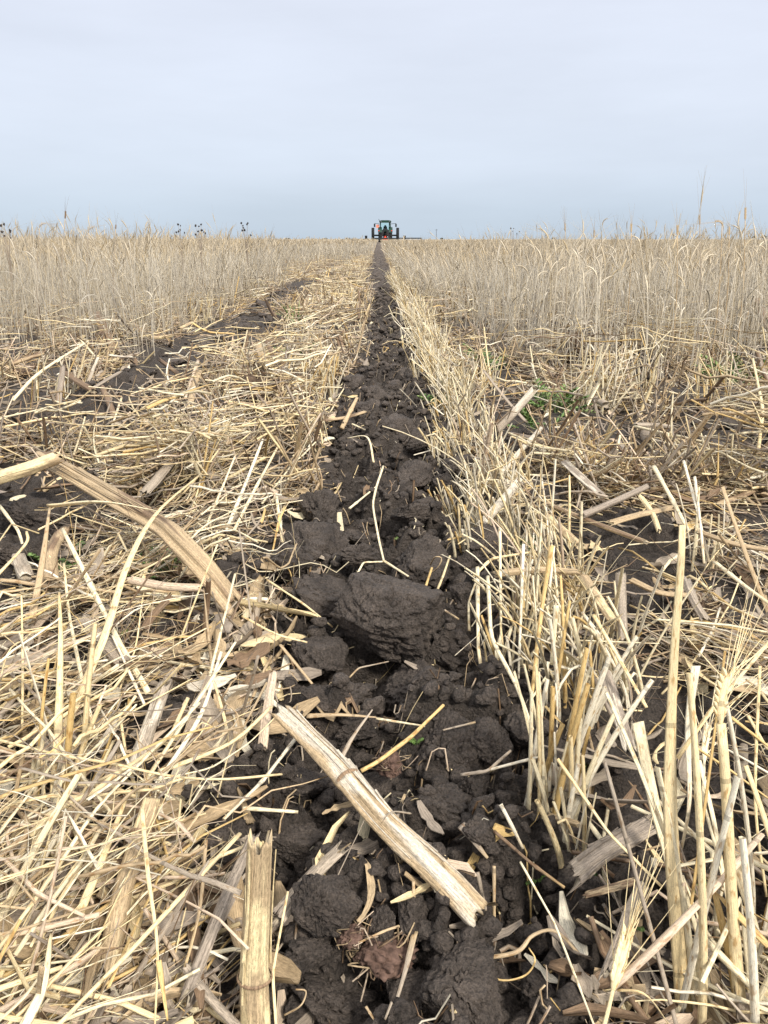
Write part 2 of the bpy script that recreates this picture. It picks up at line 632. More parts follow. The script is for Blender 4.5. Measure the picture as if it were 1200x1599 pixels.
M_GROUND = mat_soil('field_soil', True)
M_CLOD = mat_soil('clod_soil', False, (0.120, 0.100, 0.085))
M_STRAW = mat_fibre('dry_straw', 0.42, (0.66, 1.22), 2600, 0.5, 0.4, joint=True)
M_STALK = mat_fibre('corn_stalk_fibre', 0.55, (0.52, 1.16), 900, 0.75, 0.7, 0.3, 230.0)
M_LEAF = mat_fibre('dead_leaf', 0.62, (0.58, 1.12), 1300, 0.55, 0.4, 0.25)
M_CEREAL = mat_fibre('standing_cereal', 0.6, (0.82, 1.08), 2000, 0.25, 0.0, 0.2)
M_GREEN = mat_fibre('weed_green', 0.5, (0.75, 1.15), 900, 0.1, 0.1)
M_SEED = mat_plain('dark_seed_head', (0.05, 0.042, 0.04), 0.8, 0, 0.2, 0.3, 400)
M_ROOT = mat_plain('russet_root', (0.115, 0.072, 0.055), 0.9, 0, 0.2, 0.55, 300)

TINT = {'cream': (.92, .80, .54), 'pale': (.88, .71, .41), 'white': (.92, .83, .64), 'gold': (.74, .52, .22), 'tan': (.55, .41, .245),
        'pink': (.74, .58, .42), 'grey': (.36, .295, .23), 'brown': (.25, .165, .10), 'dark': (.10, .07, .05), 'greytan': (.45, .37, .28),
        'bleached': (.76, .67, .53)}
TINT_WORD = {'cream': 'cream', 'pale': 'pale yellow', 'white': 'bleached', 'gold': 'golden', 'tan': 'tan', 'pink': 'pinkish tan', 'grey': 'grey',
             'brown': 'brown', 'dark': 'dark brown', 'greytan': 'grey tan', 'bleached': 'bleached'}
KEYS = np.array([TINT[k] for k in ('cream', 'pale', 'white', 'pink', 'tan', 'gold', 'greytan', 'grey', 'brown')])
KEYN = ('cream', 'pale', 'white', 'pink', 'tan', 'gold', 'greytan', 'grey', 'brown')

# ------------------------------------------------------------------ labels that single things out
LAND = [('the big cracked clod', 598, 970), ('the split bleached cornstalk', 600, 1275), ('the short golden stem', 628, 1155),
        ('the upright spotted stalk stub', 400, 1450), ('the reddish root ball', 585, 1490), ('the long arching straw', 200, 900),
        ('the folded brown cornstalk', 240, 800), ('the tallest pale stem', 1052, 1250), ('the bearded bent ear', 1130, 1100),
        ('the grey curled stalk slab', 955, 1325), ('the brown splinter', 930, 815), ('the crossed grey stalk', 960, 782),
        ('the green weed mat', 90, 890), ('the feathery green weed', 870, 635), ('the torn root stump', 425, 610),
        ('the two-pronged dark stump', 895, 520), ('the lying spotted stalk', 215, 1330), ('the long golden lying straw', 250, 1205),
        ('the furrow edge tuft', 850, 1200), ('the kinked furrow straw', 592, 790), ('the slanted brown stub', 165, 520),
        ('the white leaf scrap', 1182, 870), ('the wide corner clod', 728, 1530), ('the pale tuft', 85, 1250),
        ('the curly root', 800, 1480), ('the round dark seed head', 25, 350), ('the tall lone ear', 100, 325), ('the tractor', 602, 360),
        ('the bent-over ear', 1128, 355), ('the green grass tuft', 462, 500), ('the pinkish straw', 80, 1445), ('the black soil hole', 120, 660)]
_used = {}


def place_words(px, py, own=None, skip=()):
    best = sorted((math.hypot(px - a, (py - b)), n, px - a, py - b) for n, a, b in LAND if n != own and n not in skip)[0]
    dist, n, dx, dy = best
    side = ('right of' if dx > 0 else 'left of') if abs(dx) > abs(dy) else ('in front of' if dy > 0 else 'behind')
    near = 'just ' if dist < 55 else ('' if dist < 130 else 'well ')
    return f'{near}{side} {n}'


def unique(make, extras):
    """first wording that is not taken yet"""
    for e in extras:
        t = ' '.join(make(e).split())
        if len(t.split()) <= 16 and t not in _used:
            _used[t] = 1
            return t
    t = ' '.join(make(extras[-1]).split())
    _used[t] = _used.get(t, 0) + 1
    return t


def slant(path):
    a, b = project(path[0]), project(path[-1])
    dx, dy = b[0] - a[0], b[1] - a[1]
    if dy > 0:
        dx, dy = -dx, -dy
    an = math.degrees(math.atan2(-dy, dx))
    if an < 18 or an > 162: return 'lying level'
    if an < 68: return 'slanting up rightward'
    if an > 112: return 'slanting up leftward'
    return 'upright'


def straw_words(path, w, key, kind='straw'):
    path = np.asarray(path)
    a, b = project(path[0]), project(path[-1])
    ln = math.hypot(a[0] - b[0], a[1] - b[1])
    size = 'long' if ln > 230 else ('short' if ln < 80 else '')
    chord = np.linalg.norm(path[-1] - path[0])
    arc = np.linalg.norm(np.diff(path, axis=0), axis=1).sum()
    shape = 'curved' if arc > chord * 1.045 else 'straight'
    mid = project(path[len(path) // 2])
    px, py = mid[0], mid[1]
    sl = slant(path)
    tip = project(path[-1] if path[-1][2] > path[0][2] else path[0])
    opts = [f'{size} {TINT_WORD[key]} {kind} {sl} {place_words(px, py)}',
            f'{size} {TINT_WORD[key]} {shape} {kind} {sl} {place_words(px, py)}',
            f'{size} {TINT_WORD[key]} {kind} {sl}, its end {place_words(tip[0], tip[1])}',
            f'{"wide" if w > 0.0022 else "thin"} {size} {TINT_WORD[key]} {shape} {kind} {sl} {place_words(px, py)}',
            f'{"wide" if w > 0.0022 else "thin"} {TINT_WORD[key]} {shape} {kind}, its end {place_words(tip[0], tip[1])}']
    n1 = place_words(px, py)
    nm = n1.split(' the ', 1)[1]
    second = place_words(px, py, skip=('the ' + nm,))
    opts += [f'{TINT_WORD[key]} {kind} {sl}, {second}', f'{size} {TINT_WORD[key]} {shape} {kind}, {second}',
             f'{"wide" if w > 0.0022 else "thin"} {size} {TINT_WORD[key]} {kind} {sl} {second}']
    return unique(lambda e: e, opts)


# ------------------------------------------------------------------ the ground: one sheet to the horizon
def axis_points(step, flat, grow, end):
    p = [0.0]
    s = step
    while p[-1] < end:
        if p[-1] > flat:
            s *= grow
        p.append(p[-1] + s)
    return np.array(p)


def build_ground():
    ys = 0.02 + axis_points(0.0045, 1.1, 1.0105, 5200)
    ys = np.concatenate([[-2.0, -0.6, -0.2], ys])
    xp = axis_points(0.0050, 0.28, 1.028, 3600)
    xs = np.concatenate([-xp[::-1][:-1], xp])
    X, Y = np.meshgrid(xs, ys)
    X2 = X + furrow_x(Y) * (1 - sstep(30, 120, Y))
    Z = ground_z(X2, Y)
    V = np.stack([X2, Y, Z], -1).reshape(-1, 3)
    ny, nx = X.shape
    i = np.arange(ny - 1)[:, None] * nx + np.arange(nx - 1)[None]
    F = np.stack([i, i + 1, i + 1 + nx, i + nx], -1).reshape(-1, 4)
    f = furrow_mask(X2, Y)
    s = np.maximum(strip_mask(X2, Y), bare_patch(X2, Y))
    lit = (1 - np.maximum(f, s)) * (0.0 + 1.0 * sstep(3, 12, Y)) * sstep(0.3, 0.55, fbm2(X2 * 6, Y * 6, 3, 61) + 0.25 * sstep(3, 12, Y))
    C = np.stack([lit] * 3, -1).reshape(-1, 3)
    me = raw_mesh('field_ground', V, F, None, C, M_GROUND)
    link('field_ground', me, kind='structure')


build_ground()

# ------------------------------------------------------------------ clods
_ico = {}


def ico(level):
    if level not in _ico:
        bm = bmesh.new()
        bmesh.ops.create_icosphere(bm, subdivisions=level, radius=1)
        bm.verts.ensure_lookup_table()
        V = np.array([v.co[:] for v in bm.verts])
        F = np.array([[v.index for v in f.verts] for f in bm.faces])
        bm.free()
        _ico[level] = (V, F)
    return _ico[level]


def clod_shape(seed, level=4, planes=11, hard=16, rough=0.14, fine=0.06, scale=(1, .8, .6), hull=None, ledges=.28):
    r = np.random.default_rng(seed)
    D, F = ico(level)
    nrm = r.normal(size=(planes, 3))
    nrm /= np.linalg.norm(nrm, axis=1, keepdims=True)
    h = r.uniform(0.62, 1.0, planes)
    if hull is not None:
        nrm = np.array([q[:3] for q in hull]); nrm = nrm / np.linalg.norm(nrm, axis=1, keepdims=True)
        h = np.array([q[3] for q in hull])
    q = np.maximum(D @ nrm.T, 1e-3) / h
    rad = (np.sum(q ** hard, 1) + 1e-9) ** (-1 / hard)
    rad = np.minimum(rad, 1.25)
    mask = 0.35 + 0.65 * sstep(0.4, 0.6, fbm3(D * 1.3 + seed, 2, seed))
    n = fbm3(D * 2.6 + seed, 3, seed + 3) - 0.5
    g = fbm3(D * 8.0 + seed, 3, seed + 9) - 0.5
    crack = np.abs(fbm3(D * 3.0 - seed, 3, seed + 20) - 0.5)
    ledge = fbm3(D * 2.0 + 3 * seed, 2, seed + 60) * 7
    ledge = np.floor(ledge) + sstep(.80, 1.0, ledge - np.floor(ledge))
    ridge = 1 - np.abs(fbm3(D * 4.6 + seed, 3, seed + 33) - 0.5) * 4
    rad = rad * (1 + rough * 1.6 * n + mask * fine * 4.4 * g - 0.22 * (1 - sstep(0, 0.045, crack)) * mask + .055 * ledges * (ledge - 3.5) + .10 * ridge * mask * rough * 5 * .5)
    if level >= 5:
        rad = rad * (1 + .05 * (fbm3(D * 22 + seed, 2, seed + 40) - .5) + .022 * np.sin(D[:, 2] * 26 + 5 * n))
    V = D * rad[:, None] * np.array(scale)
    return V, F


CLOD_MESH = {}


def clod_proto(i, level):
    k = (i, level)
    if k not in CLOD_MESH:
        r = np.random.default_rng(100 + i)
        V, F = clod_shape(100 + i, level, planes=r.integers(6, 10), hard=r.choice([22, 32, 44]), rough=r.uniform(.10, .2), fine=r.uniform(.06, .13),
                          scale=(1, r.uniform(.7, 1), r.uniform(.5, .8)))
        CLOD_MESH[k] = raw_mesh('soil_clod', V, F, None, None, M_CLOD)
    return CLOD_MESH[k]


GCLOD = 'broken clods in and beside the furrow'
n_clod = 0
clod_spots = []
HERO_CLODS = [  # px, py, width px, lift, label
    (500, 786, 72, .6, 'rounded dark clod on the left lip of the furrow beside pale straw'),
    (492, 862, 125, .35, 'wide crumbly dark clod left of the kinked furrow straw'),
    (452, 876, 70, .4, 'fibrous dark clod against the straw left of the crumbly one'),
    (505, 925, 92, .35, 'flat dark slab tucked behind the left shoulder of the big cracked clod'),
    (608, 732, 44, .5, 'small angular clod in mid furrow beyond the kinked straw'),
    (648, 736, 46, .5, 'small rounded clod right of the angular mid furrow clod'),
    (620, 672, 64, .4, 'flat topped clod across the furrow before the tan stub'),
    (552, 698, 54, .45, 'domed clod under the bent straw loop on the furrow left'),
    (716, 910, 52, .5, 'smooth grey faced clod at the furrow right wall'),
    (655, 868, 88, .3, 'low crumbly clod behind the upright golden stub straws'),
    (618, 764, 54, .4, 'middling clod right of the kinked furrow straw top'),
    (656, 790, 46, .4, 'small dark clod near the right furrow wall by white scraps'),
    (702, 1160, 112, .5, 'overhanging clod above the deep dark hole on the furrow right'),
    (696, 1250, 96, .4, 'wedge shaped clod just right of the bleached cornstalk'),
    (742, 1222, 56, .3, 'rounded clod sunk in the deep hole on the furrow right'),
    (507, 1392, 86, .4, 'crumbly round clod between the grey stalk pieces and root ball'),
    (577, 1365, 66, .4, 'dark round clod left of the lower half of the bleached cornstalk'),
    (512, 1333, 60, .3, 'soft clod beside the grey broken stalk end'),
    (728, 1535, 135, .45, 'wide ridged clod at the bottom edge right of the root ball'),
    (528, 1556, 150, .35, 'broad low clod at the bottom edge left of the root ball'),
    (655, 1572, 112, .3, 'grainy low clod at the bottom edge between two broad clods'),
    (478, 1486, 62, .5, 'dark round clod right of the upright spotted stalk stub'),
    (800, 1408, 66, .4, 'dark clod right of the frayed end of the bleached cornstalk'),
    (660, 1060, 120, .3, 'crumbly heap of soil in front of the big cracked clod, right side'),
    (540, 1075, 90, .3, 'low pale crumb clod in front of the big cracked clod, left side'),
    (850, 772, 36, .6, 'black rounded clod among straw right of the furrow'),
    (700, 1010, 66, .3, 'dark clod wedged between the big cracked clod and right wall'),
    (610, 1090, 74, .3, 'flat soil lump behind the short golden stem'),
    (560, 1130, 60, .3, 'small lump left of the short golden stem'),
    (760, 1150, 70, .4, 'ragged clod against the furrow edge tuft'),
    (640, 1420, 58, .4, 'split clod under the lower bleached cornstalk'),
    (600, 1440, 48, .4, 'rounded crumb clod behind the reddish root ball'),
    (845, 1530, 90, .3, 'low dark clod at the bottom edge by the curly root'),
    (280, 700, 50, .4, 'dark lump among straw at the left older strip'),
    (95, 690, 64, .4, 'rounded black clod in the soil hole at far left'),
    (60, 800, 80, .4, 'black clod under the folded brown cornstalk at left'),
    (30, 860, 60, .4, 'black clod at left edge below the folded stalk'),
]


def put_clod(me, p, r, squash, label):
    o = link('soil_clod', me, None, label, 'clod', GCLOD)
    o.location = p
    o.rotation_euler = (random.uniform(-.5, .5), random.uniform(-.5, .5), random.uniform(0, 6.28))
    o.scale = (r, r, r * squash)
    return o


for i, (px, py, w, lift, lab) in enumerate(HERO_CLODS):
    p = at_z(px, py, 0.0)
    r = w * 0.5 * depth_of(p) / FPX
    z = float(ground_z(p.x, p.y)) + r * 0.55 * lift
    p = at_z(px, py, z + 0.3 * r)
    put_clod(clod_proto(i % 14, 6 if w > 100 else 5), (p.x, p.y, z), r * 1.02, 0.9, lab)
    _used[lab] = 1
    clod_spots.append((p.x, p.y, r))

# the big one
HULL = [(-.60, -.55, .58, .70), (.10, -.95, -.22, .78), (0, .25, 1, .66), (.2, -.45, .87, .74), (1, -.2, .12, .93), (-1, .25, .1, .95), (0, 1, .25, .9),
        (.62, -.62, .36, .88), (-.45, -.8, -.42, .72), (0, 0, -1, .8), (-.25, -.75, .55, .75)]
V, F = clod_shape(4242, 6, hard=70, rough=0.035, fine=0.026, scale=(1, 1, 1), hull=HULL, ledges=.10)
big = link('soil_clod', raw_mesh('soil_clod', V, F, None, None, M_CLOD), None, 'big cracked clod with smooth grey cut faces in the middle of the furrow', 'clod', GCLOD)
p = at_z(603, 972, 0.03)
big.location = (p.x, p.y, 0.040)
big.rotation_euler = (R(4), R(7), R(-14))
big.scale = (.051, .047, .044)
clod_spots.append((p.x, p.y, .06))


def auto_clods():
    r = np.random.default_rng(77)
    made = 0
    tries = 0
    cand = []
    while made < 258 and tries < 12000:
        tries += 1
        y = 0.26 + 3.6 * r.random() ** 1.7
        if r.random() < 0.62:
            x = furrow_x(y) + r.uniform(-.15, .125)
            if furrow_mask(np.array([x]), np.array([y]))[0] < 0.5: continue
        else:
            x = furrow_x(y) + r.choice([-.70, -.70, .76]) + r.normal() * .09
            y = 1.0 + 5.5 * r.random() ** 1.5
            if abs(x) > 0.58 * y + .02: continue
            if max(strip_mask(np.array([x]), np.array([y]))[0], bare_patch(np.array([x]), np.array([y]))[0]) < 0.3: continue
        rad = (0.007 + 0.020 * r.random() ** 2.2) * (1 + 0.14 * min(y, 3))
        if any((x - a) ** 2 + (y - b) ** 2 < (0.75 * (rad + c)) ** 2 for a, b, c in clod_spots): continue
        clod_spots.append((x, y, rad))
        z = float(ground_z(x, y)) + rad * 0.42
        px, py, dp = project((x, y, z))
        wpx = 2 * rad * FPX / dp
        size = 'tiny' if wpx < 14 else ('small' if wpx < 26 else ('middling' if wpx < 45 else 'large'))
        pi = int(r.integers(14))
        form = ('angular', 'rounded', 'flat', 'crumbly', 'lumpy')[pi % 5]
        lab = unique(lambda e: e, [f'{size} dark clod {place_words(px, py)}', f'{size} dark {form} clod {place_words(px, py)}',
                                   f'{size} {form} soil clod, {place_words(px, py, skip=("the big cracked clod", "the split bleached cornstalk", "the kinked furrow straw", "the torn root stump"))}',
                                   f'{size} {form} dark soil clod low in the furrow {place_words(px, py, skip=("the tractor", "the kinked furrow straw"))}',
                                   f'{size} {form} clod crowded among others {place_words(px, py)}'])
        sq = r.uniform(.7, 1)
        put_clod(clod_proto(pi, 5 if wpx > 40 else (4 if wpx > 18 else 3)), (x, y, z), rad, sq, lab)
        made += 1


auto_clods()


def build_crumbs():
    """loose granules nobody could count"""
    r = np.random.default_rng(5)
    protos = []
    for k in range(6):
        protos.append(clod_shape(900 + k, 3 if k < 0 else 2, planes=6, hard=40, rough=.24, fine=.22, scale=(1, .8, .62)))
    n = 34000
    y = 0.22 + 13 * r.random(n) ** 3.2
    x = furrow_x(y) + r.uniform(-.2, .15, n)
    side = r.random(n) < 0.25
    x[side] = (r.uniform(-1.1, 1.1, side.sum())) * np.minimum(0.75 * y[side] + .1, 1.0)
    f = np.maximum(furrow_mask(x, y), np.maximum(strip_mask(x, y), bare_patch(x, y)))
    keep = r.random(n) < 0.12 + 0.9 * f
    x, y = x[keep], y[keep]
    m2 = 7000
    y2 = 6 + 110 * r.random(m2) ** 2
    x2 = furrow_x(y2) + r.uniform(-.13, .10, m2)
    nn = len(x)
    x, y = np.concatenate([x, x2]), np.concatenate([y, y2])
    ang = r.random(len(x)) * 6.28
    z = ground_z(x, y)
    rad = (0.0009 + 0.0066 * r.random(len(x)) ** 3.2) * (1 + .3 * np.minimum(y, 6))
    rad[nn:] = r.uniform(.008, .035, m2) * (1 + .012 * y2)
    for k in range(6):
        V, F = protos[k]
        s = np.arange(len(x)) % 6 == k
        c, sn = np.cos(ang[s])[:, None], np.sin(ang[s])[:, None]
        vx = V[None, :, 0] * c - V[None, :, 1] * sn
        vy = V[None, :, 0] * sn + V[None, :, 1] * c
        W = np.stack([vx, vy, np.broadcast_to(V[None, :, 2], vx.shape)], -1) * rad[s][:, None, None] + np.stack([x[s], y[s], z[s] + rad[s] * .35], -1)[:, None]
        FF = (np.arange(s.sum())[:, None, None] * len(V) + F[None]).reshape(-1, 3)
        yield W.reshape(-1, 3), FF


_V, _F, _n = [], [], 0
for a, b in build_crumbs():
    _V.append(a); _F.append(b + _n); _n += len(a)
link('soil_crumbs', raw_mesh('soil_crumbs', np.concatenate(_V), np.concatenate(_F), None, None, M_CLOD), kind='stuff')

# ------------------------------------------------------------------ single straws measured from the photo
GSTRAW = 'loose dry straws on the field'


def hero_path(pts, K, kinked=False):
    P = []
    for q in pts:
        if len(q) == 3 and isinstance(q, np.ndarray):
            P.append(Vector(q))
        elif len(q) == 4:
            P.append(at_y(q[0], q[1], q[3]))
        else:
            P.append(at_z(*q))
    return (segments if kinked else spline)([tuple(v) for v in P], K)


def straw_object(path, r0, key, label, flat=.7, taper=(1, .8), node=None, kind='straw', group=GSTRAW, gold=0.0, seed=0, mat=None, roll=None, end=None):
    path = np.asarray(path)
    K = len(path)
    r_ = np.random.default_rng(seed + 31)
    t = np.linspace(0, 1, K)
    wob = 1 + 0.07 * np.sin(t * r_.uniform(6, 14) + r_.uniform(0, 6))
    rad = r0 * (taper[0] + (taper[1] - taper[0]) * t) * wob
    if node is not None:
        rad = rad * (1 + 0.35 * np.exp(-((t - node) / 0.025) ** 2))
    c = np.array(TINT[key])[None] * (0.9 + 0.2 * fbm2(t * 5 + seed, t * 0 + seed, 2, 3))[:, None]
    if gold:
        gm = sstep(0.55, 1.0, t) if gold > 0 else 1 - sstep(0, 0.45, t)
        c = c * (1 - abs(gold) * gm[:, None]) + np.array(TINT['gold'])[None] * abs(gold) * gm[:, None]
    if end is not None:
        c = c * (1 - sstep(.7, 1, t)[:, None]) + np.array(TINT[end])[None] * sstep(.7, 1, t)[:, None]
    rl = np.array([r_.uniform(-.7, .7) if roll is None else roll])
    A = Acc()
    A.add(*tubes(path[None], rad[None], 8, np.array([flat]), rl, c[None], True, seed))
    return link(kind.replace(' ', '_'), A.mesh(kind.replace(' ', '_'), mat or M_STRAW), None, label, 'straw' if kind != 'leaf strip' else 'dead leaf', group)


